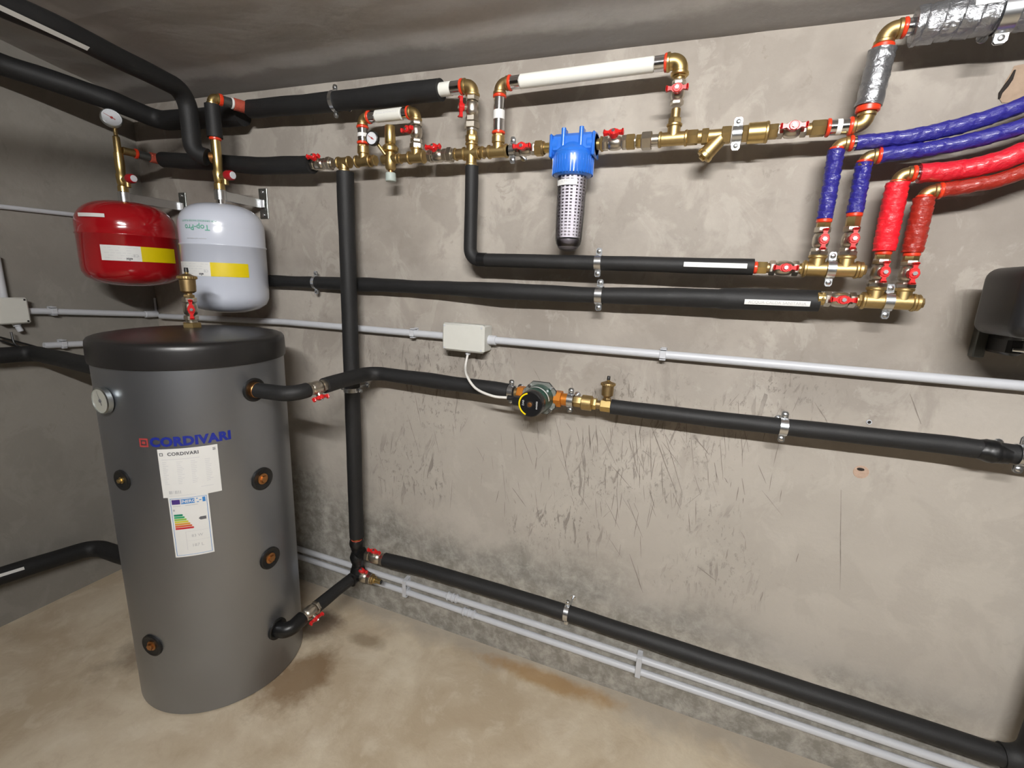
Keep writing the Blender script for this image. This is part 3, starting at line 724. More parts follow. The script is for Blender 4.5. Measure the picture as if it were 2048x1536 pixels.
# Y strainer
YS = B(1420); st_ = thing('y_strainer', 'brass Y strainer with slanting plugged leg right of the last tee', 'strainer', YS)
y0 = B(1385).x; y1 = B(1462).x; b = MB()
b.cyl((T5.x + .034, -D, ZB), (y1, -D, ZB), .0150); b.hex((y0 - .013, -D, ZB), (y0 + .013, -D, ZB), .0185); b.hex((y1 - .022, -D, ZB), (y1, -D, ZB), .0205); b.hex((y0 + .022, -D, ZB), (y0 + .038, -D, ZB), .0195)
lg = (W(1412, 308, D) - Vector((xat(1447, D, ZB), -D, ZB))).normalized(); lo = Vector((xat(1447, D, ZB), -D, ZB))
b.lathe(lo, lg, [(0, .015), (.02, .0175), (.052, .0185), (.054, .0185)], 24); b.build('strainer_body', 'brass', st_)
MB().lathe(lo + lg * .053, lg, [(0, .0195), (.003, .0205), (.010, .0205), (.012, .018)], 24).hex(lo + lg * .064, lo + lg * .071, .009).build('strainer_cap', 'bright_brass', st_)
clamp(B(1474), X, .018, D, 'bright zinc clamp between the Y strainer and the check valve', w=.022)
CV = B(1520)
stack('check_valve', 'fat brass check valve with ribbed barrel right of the bright clamp', 'valve', (B(1484).x, -D, ZB), X,
      [('barrel', 'bright_brass', 'cyl', .012, .052, .0235), ('hex_end', 'brass', 'hex', 0, .014, .0195), ('end_collar', 'brass', 'cyl', .050, .058, .0245), ('hex_end', 'brass', 'hex', .058, .078, .0175)])
p5 = B(1583); valve(p5, X, OUT, 'ball valve with flat red lever right of the fat check valve', s=.9, L=.028)
xs = B(1652).x
stack('threaded_socket', 'brass hex socket between the right hand lever valve and the steel sleeve', 'fitting', p5 + X * .030, X, [('neck', 'bronze', 'cyl', 0, .014, .013), ('hex_collar', 'brass', 'hex', .010, xs - p5.x - .031, .0185)])
xe2 = .296
press((xs, -D, ZB), (xe2 - .024, -D, ZB), 'level steel sleeve with white band at the right end of the brass line', r=.0165)
elbow((xe2, -D, ZB), -X, Z, 'brass elbow turning up into the silver taped pipe', r=.0155, L=.026)
# silver taped pipes
zs0, zs1 = ZB + .026, 1.996 - .03
stack('end_flange', 'red plastic ring under the upright silver taped pipe', 'fitting', (xe2, -D, zs0), Z, [('ring', 'ring', 'cyl', 0, .014, .0235)])
xt = .303
foam([(xe2, -D, zs0 + .012), (xt, -D, zs1 - .008)], .026, 'upright pipe wrapped in silver tape', 'silvertape', name='taped_pipe', wrap=.002, pitch=.035, seed=5, wob=.001, step=.003, n=40)
stack('end_flange', 'red plastic ring above the upright silver taped pipe', 'fitting', (xt, -D, zs1 - .008), Z, [('ring', 'ring', 'cyl', 0, .010, .021)])
elbow((xt, -D, 1.996), -Z, X, 'brass elbow at the top of the silver taped pipe', r=.0165, L=.028)
press((xt + .028, -D, 1.996), (xt + .050, -D, 1.996), 'short steel sleeve with red ring left of the long silver pipe', (1, 0), band=False, r=.0165)
def sp(t):
    pipe_label(t, (xt + .135, -.093, 1.997), (1, -.06, -.02), .0355, .30, .015, 'ACQUA FREDDA', .011, tilt=.35)
foam([(xt + .048, -D, 1.996), (xt + .12, -.093, 1.997), (.85, -.125, 1.984)], .035, 'thick silver taped pipe leaving at the top right corner', 'silvertape', name='taped_pipe', wrap=.003, pitch=.03, seed=9, rad=.3, parts=sp, step=.003, n=40)
clamp(Vector((xat(2010, .10, 1.992), -.105, 1.992)), (1, -.06, -.02), .036, .105, 'zinc clamp round the thick silver taped pipe', w=.026)

# ---------------------------------------------------------------- 2. BLACK PIPES ON THE REAR WALL
foam([(-2.135, -.09, 1.868), (-1.86, -.09, 1.845), (-1.60, -.09, 1.818), (B(640).x - .036, -D, ZB)], .030, 'black insulated pipe between the red vessel and the left end of the brass line', rad=.4, seed=1)
xr = -1.193
foam([(xr, -D, ZB - .03), (xr - .002, -.088, 1.45), (xr - .006, -D, .385)], .0285, 'tall black insulated riser pipe dropping from the brass line to the floor', rad=.8, seed=2)
clamp(Vector((xr - .004, -D, zat(779, xr, D))), Z, .029, D, 'zinc clamp round the tall black riser, below the crossing pipe', lug=(1, 0, 0), w=.016)
XD = XC.x + .002; Z4 = 1.4945
def p4parts(t):
    dv = Vector((1, 0, -.012)); x0 = xat(1368, D, 1.492)
    pipe_label(t, (x0, -D, 1.4905), (1, 0, -.008), .0205, xat(1493, D, 1.492) - x0, .0125, 'ACQUA FREDDA SANITARIA', .0095, tilt=.12)
    MB().cyl((XD + .028, -D, Z4 + .0005), (XD + .058, -D, Z4), .0215).build('glossy_tape', 'tape', t)
foam([(XD, -D, ZB - .036), (XD, -D, Z4), (xat(1507, D, 1.49), -D, 1.4905)], .0205, 'black insulated pipe dropping from the brass cross, then level under the filter', rad=.034, seed=4, parts=p4parts, wob=.0012)
clamp(Vector((xat(1197, D, 1.494), -D, 1.4935)), X, .0213, D, 'zinc clamp on the thinner level black pipe below the filter', w=.019)
D5 = .066
def p5parts(t):
    x0 = xat(1488, D5, 1.413); pipe_label(t, (x0, -.0705, 1.4105), (1, 0, .012), .0290, xat(1616, D5, 1.413) - x0, .0135, 'ACQUA CALDA SANITARIA', .0105, tilt=-.25)
r5 = lambda t: .0245 - .0022 * max(0, 1 - t * 2.4) + (.003 if t > .9 else 0) + .0012 * math.sin(t * 23)
foam([(-2.0, -.024, 1.392), (-1.62, -.026, 1.396), (-1.10, -.031, 1.400), (-.85, -.045, 1.400), (-.60, -D5, 1.400), (-.30, -D5, 1.401), (.11, -D5, 1.409), (.272, -.075, 1.4125)], r5, 'long black insulated pipe emerging behind the white vessel, with hot water label', rad=.8, seed=6, parts=p5parts)
clamp(Vector((xat(633, .029, 1.4), -.029, 1.3985)), X, .0245, .029, 'zinc clamp on the long hot water pipe beside the white vessel', w=.014)
clamp(Vector((xat(1199, D5, 1.402), -D5, 1.4015)), X, .0265, D5, 'zinc clamp on the long hot water pipe below the filter', w=.021)
# ---------- manifolds at the right
DM = .088
def manifold(z, xl, feeds, xend, names, groupz):
    pass
z1m = 1.4895
x = xat(1507, DM, z1m)
stack('threaded_socket', 'orange ringed brass socket at the end of the thinner level black pipe', 'fitting', (x, -DM, z1m), X, [('ring', 'ring', 'cyl', 0, .009, .0155), ('hex_collar', 'bright_brass', 'hex', .008, .030, .0165), ('neck', 'bronze', 'cyl', .028, .042, .0125)])
v1 = xat(1567, DM, z1m); valve((v1, -DM, z1m), X, OUT, 'level ball valve feeding the upper brass manifold', s=.95)
xA, xB_, xE = .250, .309, xat(1719, DM, z1m)
MAN = {}
def two_tees(z, v, xa, xb, xe, nm):
    stack('threaded_nipple', 'short brass nipple between the level valve and the %s manifold' % nm, 'fitting', (v + .031, -DM, z), X, [('nipple', 'bright_brass', 'cyl', 0, xa - .024 - v - .030, .0125), ('hex_collar', 'brass', 'hex', .006, .014, .0155)])
    for i, (q, w_) in enumerate(((xa, 'left'), (xb, 'right'))):
        tee((q, -DM, z), X, Z, 'brass tee on the %s of the %s manifold' % (w_, nm), r=.0175, L=(xb - xa) / 2 - .001, Lb=.033)
    e = xb + (xb - xa) / 2
    stack('end_plug', 'brass end plug closing the %s manifold' % nm, 'fitting', (e, -DM, z), X, [('collar', 'brass', 'cyl', -.002, .008, .019), ('hex_head', 'bronze', 'hex', .007, max(.014, xe - e), .0125)])
two_tees(z1m, v1, xA, xB_, xE, 'upper')
clamp(Vector(((xA + xB_) / 2 + .001, -DM, z1m)), X, .0215, DM, 'zinc clamp between the two tees of the upper manifold', w=.018)
z2m = 1.4185
x = xat(1637, DM, z2m)
stack('threaded_nipple', 'bright brass nipple at the end of the long hot water pipe', 'fitting', (x - .004, -DM, z2m), X, [('nipple', 'bright_brass', 'cyl', 0, .020, .0155), ('hex_collar', 'brass', 'hex', .008, .014, .0175)])
v2 = xat(1679, DM, z2m); valve((v2, -DM, z2m), X, OUT, 'level ball valve feeding the lower brass manifold', s=.95, union=None)
xC_, xD_ = .380, .434
two_tees(z2m, v2, xC_, xD_, xat(1836, DM, z2m), 'lower')
clamp(Vector(((xC_ + xD_) / 2, -DM, z2m)), X, .0215, DM, 'zinc clamp between the two tees of the lower manifold', w=.018)
# ---------- four coloured branches
def branch(x, zb_, zt_, r, mat, col, pos, run, rr, mat2, rings):
    zv_ = zat(rings[0], x, DM); zi0 = zat(rings[1], x, DM); zi1 = zat(rings[2], x, DM)
    stack('union_nut', 'nickel hex nut under the valve of the %s branch' % pos, 'fitting', (x, -DM, zb_ + .032), Z, [('hex_nut', 'nickel', 'hex', 0, max(.010, zv_ - .030 - zb_ - .031), .0205)])
    valve((x, -DM, zv_), Z, OUT, 'upright ball valve of the %s branch' % pos, s=.9, L=.0235)
    stack('threaded_socket', 'brass socket with red ring above the valve of the %s branch' % pos, 'fitting', (x, -DM, zv_ + .029), Z, [('hex_collar', 'bright_brass', 'hex', 0, max(.012, zi0 - zv_ - .036), .0155), ('ring', 'ring', 'cyl', zi0 - zv_ - .038, zi0 - zv_ - .028, .0165)])
    foam([(x, -DM, zi0), (x, -DM, zi1)], r, 'upright %s wrapped pipe of the %s branch' % (col, pos), mat, name='taped_pipe', wrap=.0022, pitch=.014, seed=x * 50, wob=.001, step=.0025, n=32)
    elbow((x, -DM, zt_), -Z, X, 'small brass elbow on top of the %s branch' % pos, r=.0135, L=.022)
    stack('end_flange', 'red ring between the upright pipe and elbow of the %s branch' % pos, 'fitting', (x, -DM, zi1), Z, [('ring', 'ring', 'cyl', 0, max(.006, zt_ - .022 - zi1), .0155)])
    q0 = Vector(run[0]); dd = (Vector(run[1]) - q0).normalized()
    press((x + .022, -DM, zt_), (q0.x + .003, -DM, zt_), 'short steel sleeve with red ring where the outgoing pipe of the %s branch starts' % pos, (1, 0), band=False, r=.0145)
    P = smoothpath(run, .003)
    mb = MB().tube(P, rr, 32, True, .001, .0014, .045, x * 31)
    solo(mb, 'taped_pipe', mat2, 'outgoing %s wrapped pipe of the %s branch curving off to the right' % (col, pos), 'pipe', None, run[0])
branch(xA, z1m, 1.772, .0170, 'bluetape', 'blue', 'leftmost blue', [(xat(1712, DM, 1.772), -DM, 1.772), W(1830, 272, .088), W(1940, 246, .09), W(2048, 209, .092), W(2150, 165, .094)], .0160, 'bluetape', (481, 438, 300))
branch(xB_, z1m, 1.742, .0165, 'bluetape', 'blue', 'second blue', [(xat(1756, DM, 1.742), -DM, 1.742), W(1860, 298, .09), W(1960, 278, .094), W(2048, 252, .098), W(2150, 215, .10)], .0160, 'bluetape', (480, 426, 326))
branch(xC_, z2m, 1.701, .0225, 'redtape', 'bright red', 'bright red', [(xat(1838, DM, 1.701), -DM, 1.701), W(1920, 340, .09), W(1990, 325, .094), W(2048, 304, .098), W(2150, 262, .10)], .0200, 'crimson', (545, 502, 366))
branch(xD_, z2m, 1.663, .0200, 'browntape', 'brick red', 'brick red', [(xat(1875, DM, 1.663), -DM, 1.663), W(1940, 372, .09), W(2000, 360, .092), W(2048, 343, .094), W(2150, 305, .096)], .0150, 'browntape', (548, 505, 396))

# ---------------------------------------------------------------- 3. BOILER
BX, BY, BR, BH = -1.5225, -.45, .261, 1.225
bo = thing('hot_water_boiler', 'tall grey cylindrical hot water tank with black lid standing on the floor', 'boiler', (BX, BY, 0))
MB().lathe((BX, BY, 0), Z, [(0, BR - .012), (.006, BR), (.30, BR), (.70, BR), (1.156, BR), (1.160, BR - .004)], 96).build('jacket', 'jacket', bo)
lidp = [(1.1520, BR + .001), (1.1535, BR + .0055), (1.165, BR + .007), (1.205, BR + .006), (1.216, BR + .0045), (1.2225, BR), (1.226, BR - .008), (1.230, BR - .030), (1.236, BR - .08), (1.243, BR - .15), (1.246, .03), (1.246, .001)]
mb = MB().lathe((BX, BY, 0), Z, lidp, 96)
mb.build('lid', 'lid', bo)
def bmap(off=0.): return lambda u, v: Vector((BX, BY, 0)) + Vector((math.cos(u), math.sin(u), 0)) * (BR + off) + Z * v
def rad2(a): return math.radians(a)
def sheet(name, mat, a0, a1, z0_, z1_, parent, off=.0012, skew=0.):
    f = bmap(off); mb = MB(); mb.flat = True
    mb.grid(lambda u, v: f(u + skew * (v - z0_), v), rad2(a0), rad2(a1), z0_, z1_, 14, 2); return mb.build(name, mat, parent)
# maker's name
ac = rad2(-40.6); zc_ = .944
def tfn(a, z_, off): return lambda x, y: bmap(off)(a + x / BR, z_ + y)
text_mb('CORDIVARI', .0365, tfn(ac, zc_, .0012), bold=.0019, spacing=1.07).build('maker_name', 'blueink', bo)
em = MB(); em.flat = True; f = bmap(.0012); a0 = -69.0
for (u0, u1, v0, v1) in ((0, 5.2, 0, .005), (0, .9, 0, .026), (4.3, 5.2, 0, .026), (0, 5.2, .021, .026), (1.6, 3.6, .009, .017)):
    em.grid(f, rad2(a0 + u0), rad2(a0 + u1), zc_ - .013 + v0, zc_ - .013 + v1, 4, 1)
em.build('maker_emblem', 'redink', bo)
# data sheet
ds = sheet('data_sheet', 'label', -59.2, -26.8, .774, .924, bo, .0014)
f2 = bmap(.002)
text_mb('CORDIVARI', .0135, lambda x, y: f2(rad2(-57.4) + (x + .016) / BR, .908 + y), bold=.0005, align='LEFT', spacing=1.1).build('sheet_heading', 'ink', ds)
em = MB(); em.flat = True
for (u0, u1, v0, v1) in ((0, 1.9, 0, .0016), (0, .35, 0, .009), (1.55, 1.9, 0, .009), (0, 1.9, .0072, .009)): em.grid(f2, rad2(-58.2 + u0), rad2(-58.2 + u1), .9035 + v0, .9035 + v1, 2, 1)
for i in range(3): em.grid(f2, rad2(-29.6), rad2(-28.0), .908 + i * .003, .9095 + i * .003, 1, 1)
em.build('sheet_emblem', 'ink', ds)
ln = MB(); ln.flat = True
ln.grid(f2, rad2(-57.5), rad2(-37), .8915, .8928, 6, 1)
for c_ in range(4):
    for r_ in range(13):
        u0 = -57.2 + c_ * 7.6; w_ = random.uniform(1.8, 3.8) if c_ else random.uniform(1.5, 4.)
        ln.grid(f2, rad2(u0), rad2(u0 + w_), .883 - r_ * .0056, .8842 - r_ * .0056, 2, 1)
ln.grid(f2, rad2(-38), rad2(-31), .799, .8002, 3, 1); ln.grid(f2, rad2(-56), rad2(-41), .7785, .7795, 3, 1)
ln.build('sheet_text', 'faint', ds)
bc = MB(); bc.flat = True; u = -55.5
while u < -49.3:
    w_ = random.choice((.18, .35, .5)); bc.grid(f2, rad2(u), rad2(u + w_), .785, .795, 1, 1); u += w_ + random.choice((.2, .35, .6))
bc.build('barcode', 'greyink', ds)
# energy label
es = sheet('energy_label', 'label', -56.6, -34.6, .579, .776, bo, .0017)
MAT['euviolet'] = simple('eu_violet', (.07, .035, .22), .5); MAT['eublue'] = simple('eu_blue', (.05, .24, .60), .5)
f3 = bmap(.0023); A0, A1 = -55.6, -35.6
def pa(mat, name, rects, parent=es, ff=f3):
    q = MB(); q.flat = True
    for (u0, u1, v0, v1) in rects: q.grid(ff, rad2(u0), rad2(u1), v0, v1, 4, 1)
    return q.build(name, mat, parent)
pa('eublue', 'label_border', [(A0, A1, .7695, .7705), (A0, A1, .5845, .5855), (A0, A0 + .25, .585, .770), (A1 - .25, A1, .585, .770)])
pa('euviolet', 'flag_panel', [(A0 + .8, A0 + 5.4, .7515, .7665)])
hp = pa('eublue', 'header_panel', [(A0 + 5.8, A0 + 13.4, .7515, .7665), (A0 + 17.6, A1 - .8, .7515, .7665)])
text_mb('ENERG', .0125, lambda x, y: bmap(.0029)(rad2(A0 + 9.6) + x / BR, .759 + y), bold=.0003).build('header_text', 'label', es)
pa('eublue', 'language_marks', [(A0 + 14.2, A0 + 15.2, .7630, .7655), (A0 + 15.8, A0 + 17.0, .7575, .7600), (A0 + 14.4, A0 + 15.6, .7520, .7545)])
pa('greyink', 'small_print', [(A0 + 1.2, A0 + 5.5, .7455, .7467), (A0 + 8, A0 + 15, .7455, .7467), (A0 + 1, A0 + 2, .7300, .7360)])
cols = [(.0, .23, .12), (.03, .36, .14), (.28, .50, .08), (.62, .58, .05), (.68, .33, .04), (.66, .12, .03), (.55, .02, .03)]
for i, c_ in enumerate(cols):
    MAT['en%d' % i] = simple('rating_ink_%d' % i, c_, .5, 0, .02)
    zt_ = .7165 - i * .0072; Lw = 4.6 + i * .88; q = MB(); q.flat = True
    q.grid(f3, rad2(A0 + 1.1), rad2(A0 + 1.1 + Lw), zt_ - .0029, zt_ + .0029, 4, 1)
    j = len(q.v); e = A0 + 1.1 + Lw; q.v += [f3(rad2(e), zt_ - .0029), f3(rad2(e + .55), zt_), f3(rad2(e), zt_ + .0029)]; q.f.append((j, j + 1, j + 2)); q.build('rating_bar', 'en%d' % i, es)
q = MB(); q.flat = True; q.grid(f3, rad2(A1 - 4.6), rad2(A1 - 1.4), .6945, .7045, 3, 1); j = len(q.v); q.v += [f3(rad2(A1 - 4.6), .6945), f3(rad2(A1 - 4.6), .7045), f3(rad2(A1 - 5.6), .6995)]; q.f.append((j, j + 1, j + 2)); q.build('rating_arrow', 'ink', es)
pa('faint', 'divider_lines', [(A0 + 6.4, A1 - 1, .6610, .6616), (A0 + 6.4, A0 + 6.6, .600, .661), (A0 + 6.4, A1 - 1, .6300, .6306)])
text_mb('83 W', .0125, lambda x, y: f3(rad2(A1 - 7.4) + x / BR, .6455 + y)).build('loss_figure', 'greyink', es)
text_mb('187 L', .0135, lambda x, y: f3(rad2(A1 - 7.6) + x / BR, .6140 + y)).build('volume_figure', 'greyink', es)
# ports
def port(phi, z_, plug=True, r=.036, rp=.018, mat='copper', lab=None):
    a = rad2(phi); n = Vector((math.cos(a), math.sin(a), 0)); c_ = Vector((BX, BY, z_)) + n * (BR + .0005)
    q = MB(); i0 = 0; _, u_, v_ = axes(n); N = 40
    for t_, rr_ in ((-.006, r + .002), (.0035, r + .001), (.0050, r - .003), (.0035, r - .006), (.0012, rp + .002), (.0010, .002)): q.ring(c_ + n * t_, u_, v_, rr_, N)
    for k_ in range(5): q.bridge(k_ * N, (k_ + 1) * N, N)
    o = q.build('port_ring', 'ring_black', bo)
    if plug:
        MB().lathe(c_ - n * .004, n, [(0, rp), (.008, rp), (.009, rp - .002)], 28).hex(c_ + n * .004, c_ + n * .012, rp * .66).build('brass_plug', mat, o)
    return c_, n
port(0, .771); port(1.0, .479); port(-86.2, .821, r=.030, rp=.010, mat='bright_brass'); port(-81.7, .262, rp=.016)
P1, n1 = port(-.5, 1.070, False); P2, n2 = port(2.4, .194, False)
# thermometer
tc = Vector((BX, BY, 1.061)) + Vector((.006, -1, 0)) * BR
tm = Vector((math.sin(.02), -1, 0)).normalized()
tg = gauge(bo, tc + tm * .017, tm, .0385, 'alu', 'dialold', .016, -.35, 'ink', .004); tg.name = 'thermometer'

# air vent column on the lid
def airvent(base, label, s=1.):
    t = thing('air_vent', label, 'vent', base)
    b = Vector(base)
    MB().hex(b, b + Z * .010 * s, .0165 * s).cyl(b + Z * .009 * s, b + Z * .016 * s, .010 * s).lathe(b + Z * .015 * s, Z, [(0, .014 * s), (.006 * s, .0215 * s), (.042 * s, .0225 * s), (.044 * s, .0265 * s), (.050 * s, .0270 * s), (.053 * s, .0255 * s), (.055 * s, .018 * s), (.060 * s, .009 * s)], 32).build('float_chamber', 'bronze', t)
    q = MB()
    for i in range(24):
        a = 2 * PI * i / 24; e = Vector((math.cos(a), math.sin(a), 0)); q.cyl(b + Z * .0595 * s + e * .0265 * s, b + Z * .067 * s + e * .0262 * s, .0016 * s, 6)
    q.build('knurled_rim', 'brass', t)
    q = MB().cyl(b + Z * .072 * s, b + Z * .082 * s, .0055 * s, 12).build('vent_neck', 'bright_brass', t)
    MB().lathe(b + Z * .080 * s, Z, [(0, .0065 * s), (.013 * s, .0058 * s), (.014 * s, .005 * s)], 12).build('vent_cap', 'plastic', t)
    return t
av = Vector((BX + .001, BY, 1.245))
stack('brass_bushing', 'large brass hex bushing screwed into the top of the black lid', 'fitting', av, Z, [('hex_collar', 'brass', 'hex', 0, .016, .027), ('neck', 'nickel', 'cyl', .015, .026, .017)])
valve(av + Z * .060, Z, (.85, -.5, 0), 'upright ball valve on top of the grey boiler', s=1.05, L=.030, reach=.034)
airvent(av + Z * .095, 'brass air vent on top of the boiler, in front of the white vessel')

# ---------- boiler upper outlet, pump line
xv = -1.100; zu = 1.078
foam([P1 + X * .012, (xv, P1.y, zu - .004), (xv, -.398, zu)], .0235, 'short bent black pipe leaving the upper port of the boiler', rad=.055, seed=11, wob=.001)
stack('port_nipple', 'copper nipple in the upper port of the boiler', 'fitting', P1 - X * .004, X, [('nipple', 'copper', 'cyl', 0, .022, .0245)])
valve((xv - .001, -.362, zu), Y, (.35, -.25, -.55), 'ball valve in the pipe leaving the top port of the boiler', s=1.12, L=.030, reach=.036)
D6 = .085
foam([(xv, -.326, zu), (xv - .003, -.20, zu + .002), (xv - .004, -D6, zu + .004), (-.60, -D6, 1.079), (xat(1017, D6, 1.078), -D6, 1.078)], .0255, 'black insulated pipe crossing in front of the riser towards the pump', rad=[.3, .06, .3], seed=12)
cx_ = xat(1023, D6, 1.078); clamp(Vector((cx_, -D6, 1.078)), X, .0215, D6, 'zinc clamp just left of the circulation pump', w=.018)
pc = xat(1084, D6, 1.076); PC = Vector((pc, -D6, 1.076))
stack('pump_union', 'orange lacquered union nut left of the circulation pump', 'fitting', (cx_ + .012, -D6, 1.077), X, [('tail', 'bronze', 'cyl', 0, .016, .0165), ('hex_collar', 'orange', 'hex', .012, .034, .0255)])
xr0 = xat(1108, D6, 1.076); xr1 = xat(1134, D6, 1.076)
stack('pump_union', 'orange lacquered union nut right of the circulation pump', 'fitting', (xr0, -D6, 1.076), X, [('hex_collar', 'orange', 'hex', .003, .026, .0270), ('tail', 'orange', 'cyl', .025, xr1 - xr0 + .004, .0195)])
# pump
pu = thing('circulation_pump', 'dark green circulation pump with round black and yellow face', 'pump', PC)
MB().cyl(PC - X * .062, PC + X * .050, .0215).lathe(PC + Y * .028, -Y, [(0, .030), (.008, .043), (.040, .044)], 36).build('pump_casing', 'castiron', pu)
oc = [(.050, -.026), (.050, .026), (.026, .050), (-.026, .050), (-.050, .026), (-.050, -.026), (-.026, -.050), (.026, -.050)]
mF = frame(PC, X, -Y)
q = MB().prism(oc, .012, .020, mF); fl_ = q.build('flange_plate', 'castiron', pu)
MB().prism([(x_ * 1.03, y_ * 1.03) for x_, y_ in oc], .0135, .0165, mF).build('flange_gasket', 'plastic', pu)
for sx in (-1, 1):
    for sz in (-1, 1):
        MB().cyl(mF @ Vector((sx * .036, sz * .036, .018)), mF @ Vector((sx * .036, sz * .036, .026)), .0055, 10).build('flange_bolt', 'zinc', fl_)
MB().lathe(PC, -Y, [(.018, .044), (.030, .0425), (.084, .0405), (.088, .0395)], 40).build('motor', 'green', pu)
fc = MB().lathe(PC, -Y, [(.084, .0400), (.100, .0405), (.112, .0385), (.114, .0360)], 48).build('control_cap', 'dialblack', pu)
def arcband(r0, r1, a0_, a1_, z_, name, mat):
    q = MB(); q.flat = True; q.grid(lambda u_, v_: mF @ Vector((v_ * math.cos(u_), v_ * math.sin(u_), z_)), rad2(a0_), rad2(a1_), r0, r1, 24, 1); return q.build(name, mat, fc)
arcband(.0315, .0362, 105, 250, .1146, 'yellow_crescent', 'yellow')
wq = MB(); wq.flat = True; wq.grid(lambda u_, v_: mF @ Vector((.0432 * math.cos(u_), .0432 * math.sin(u_), v_)), rad2(5), rad2(110), .058, .066, 20, 1); wq.build('rating_plate', 'label', pu)
MB().lathe(PC - Y * .114, -Y, [(0, .011), (.0015, .0105), (.001, .009)], 24).build('knob_recess', 'plastic', fc)
MB().lathe(PC - Y * .114, -Y, [(0, .0075), (.003, .007), (.004, .003)], 20).build('vent_screw', 'copper', fc)
mT = mF @ Matrix.Translation((.021, 0, .1148)) @ Matrix.Rotation(PI / 2, 4, 'Z'); text_mb('evosta', .0095, lambda x, y: mT @ Vector((x, y, 0))).build('cap_text', 'label', fc)
mT2 = mF @ Matrix.Translation((-.021, .003, .1148)) @ Matrix.Rotation(PI / 2, 4, 'Z'); text_mb('DAB', .0085, lambda x, y: mT2 @ Vector((x, y, 0))).build('cap_text', 'faint', fc)
MB().box(PC + Vector((-.052, -.075, -.004)), (.034, .030, .026), None, .004).cyl(PC + Vector((-.088, -.075, .001)), PC + Vector((-.064, -.075, .001)), .0085).build('cable_plug', 'plastic', pu)
clamp(Vector((xr1 + .012, -D6, 1.076)), X, .0205, D6, 'zinc clamp just right of the circulation pump', w=.019)
xk = xat(1160, D6, 1.075)
stack('check_valve', 'brass check valve right of the circulation pump', 'valve', (xk - .004, -D6, 1.075), X, [('barrel', 'brass', 'cyl', .010, .042, .0235), ('hex_end', 'brass', 'hex', -.016, .012, .0175), ('hex_end', 'bright_brass', 'hex', .042, .056, .0185)])
xh = xat(1212, D6, 1.074)
stack('vent_tee', 'small bright brass hex block carrying the air vent on the pump line', 'fitting', (xk + .050, -D6, 1.074), X, [('neck', 'bronze', 'cyl', 0, .02, .0135), ('hex_block', 'bright_brass', 'hex', xh - xk - .066, xh - xk - .034, .0195)])
airvent(Vector((xh + .001, -D6, 1.0905)), 'small brass air vent right of the circulation pump', .80)
def p6parts(t):
    xx = xat(1995, .09, 1.09)
    MB().tube(fillet([(xx - .035, -.088, 1.0905), (xx, -.09, 1.0885), (xx + .02, -.092, 1.088)], .02, .004), lambda q_: .0225 + .0045 * math.sin(PI * min(1, q_ * 1.15)), 24, True, .002, .0015, .02, 3).build('tape_wrap', 'tape', t)
foam([(xh + .016, -D6, 1.073), (.06, -D6, 1.0765), (.588, -D6, 1.090), (.80, -.095, 1.090)], .0225, 'long black insulated pipe right of the pump leaving the picture', rad=.8, seed=14, parts=p6parts, wob=.0012)
clamp(Vector((xat(1566, D6, 1.081), -D6, 1.0815)), X, .0232, D6, 'zinc clamp on the long black pipe right of the pump', w=.019)
clamp(Vector((xat(2042, .09, 1.092), -.092, 1.0905)), X, .0240, .092, 'zinc clamp at the right edge of the picture on the pump line', w=.019)

# ---------------------------------------------------------------- 4. LOW PIPES
xL = xr - .008; zk1 = .315; zk2 = .212
stack('press_coupling', 'coppery red coupling under the tall black riser', 'fitting', (xL, -D, .365), Z, [('sleeve', 'copper', 'cyl', 0, .024, .0185), ('end_ring', 'hemp', 'cyl', .002, .008, .0225)], solid_group('coupling'))
kn = MB()
kn.tube(fillet([(xL, -D, .372), (xL - .001, -D, .34), (xL, -D, .27), (xL - .001, -D, zk2 - .004), (xL - .004, -.13, zk2 - .01)], .02, .006), lambda t: .0265 + .004 * math.sin(t * 19), 22, True, .004, .002, .02, 8)
kn.tube(fillet([(xL, -D, zk1), (xL + .015, -D, zk1), (xL + .026, -D, zk1)], .01, .006), .024, 20, True, .003, .001, .02, 4)
kn.tube(fillet([(xL, -D, zk2), (xL + .01, -D, zk2), (xL + .026, -D, zk2)], .01, .006), .026, 20, True, .003, .001, .02, 5)
solo(kn, 'taped_junction', 'tape', 'lumpy black taped junction at the foot of the riser', 'fitting', None, (xL, -D, zk1))
va = xat(752, D, zk1 + .002)
valve((va, -D, zk1 + .002), X, (0, -.35, .9), 'ball valve at the start of the low black pipe beside the riser foot', s=1.32, L=.030, reach=.036)
D7 = .082
foam([(va + .043, -D, zk1 + .003), (-.9, -D7, .322), (-.40, -D7, .325), (.124, -D7, .311), (.52, -D7, .302), (.845, -D7, .293)], .0265, 'low black insulated pipe running along the foot of the rear wall', rad=.8, seed=15, wob=.0015)
clamp(Vector((xat(1134, D7, .325), -D7, .325)), X, .0275, D7, 'zinc clamp on the low black pipe', w=.016)
foam([(.845, -D7, .293), (.90, -D7, .295), (.90, -D7, 1.0)], .031, 'black insulated pipe rising at the lower right edge', rad=.05, seed=16)
vd = xat(727, D, zk2)
valve((vd, -D, zk2 - .002), X, (.1, -.3, .9), 'drain valve at the riser foot above the floor', s=1.25, L=.028, reach=.035, closed=False)
stack('hose_barb', 'brass hose barb on the drain valve above the floor', 'fitting', (vd + .036, -D, zk2 - .003), X, [('hex_collar', 'bronze', 'hex', 0, .014, .020), ('cone', 'brass', 'cyl', .012, .024, .015), ('barb', 'bright_brass', 'cyl', .022, .052, .0095), ('barb_tip', 'plastic', 'cyl', .051, .054, .0085)])
xq = -1.214; zq = .203
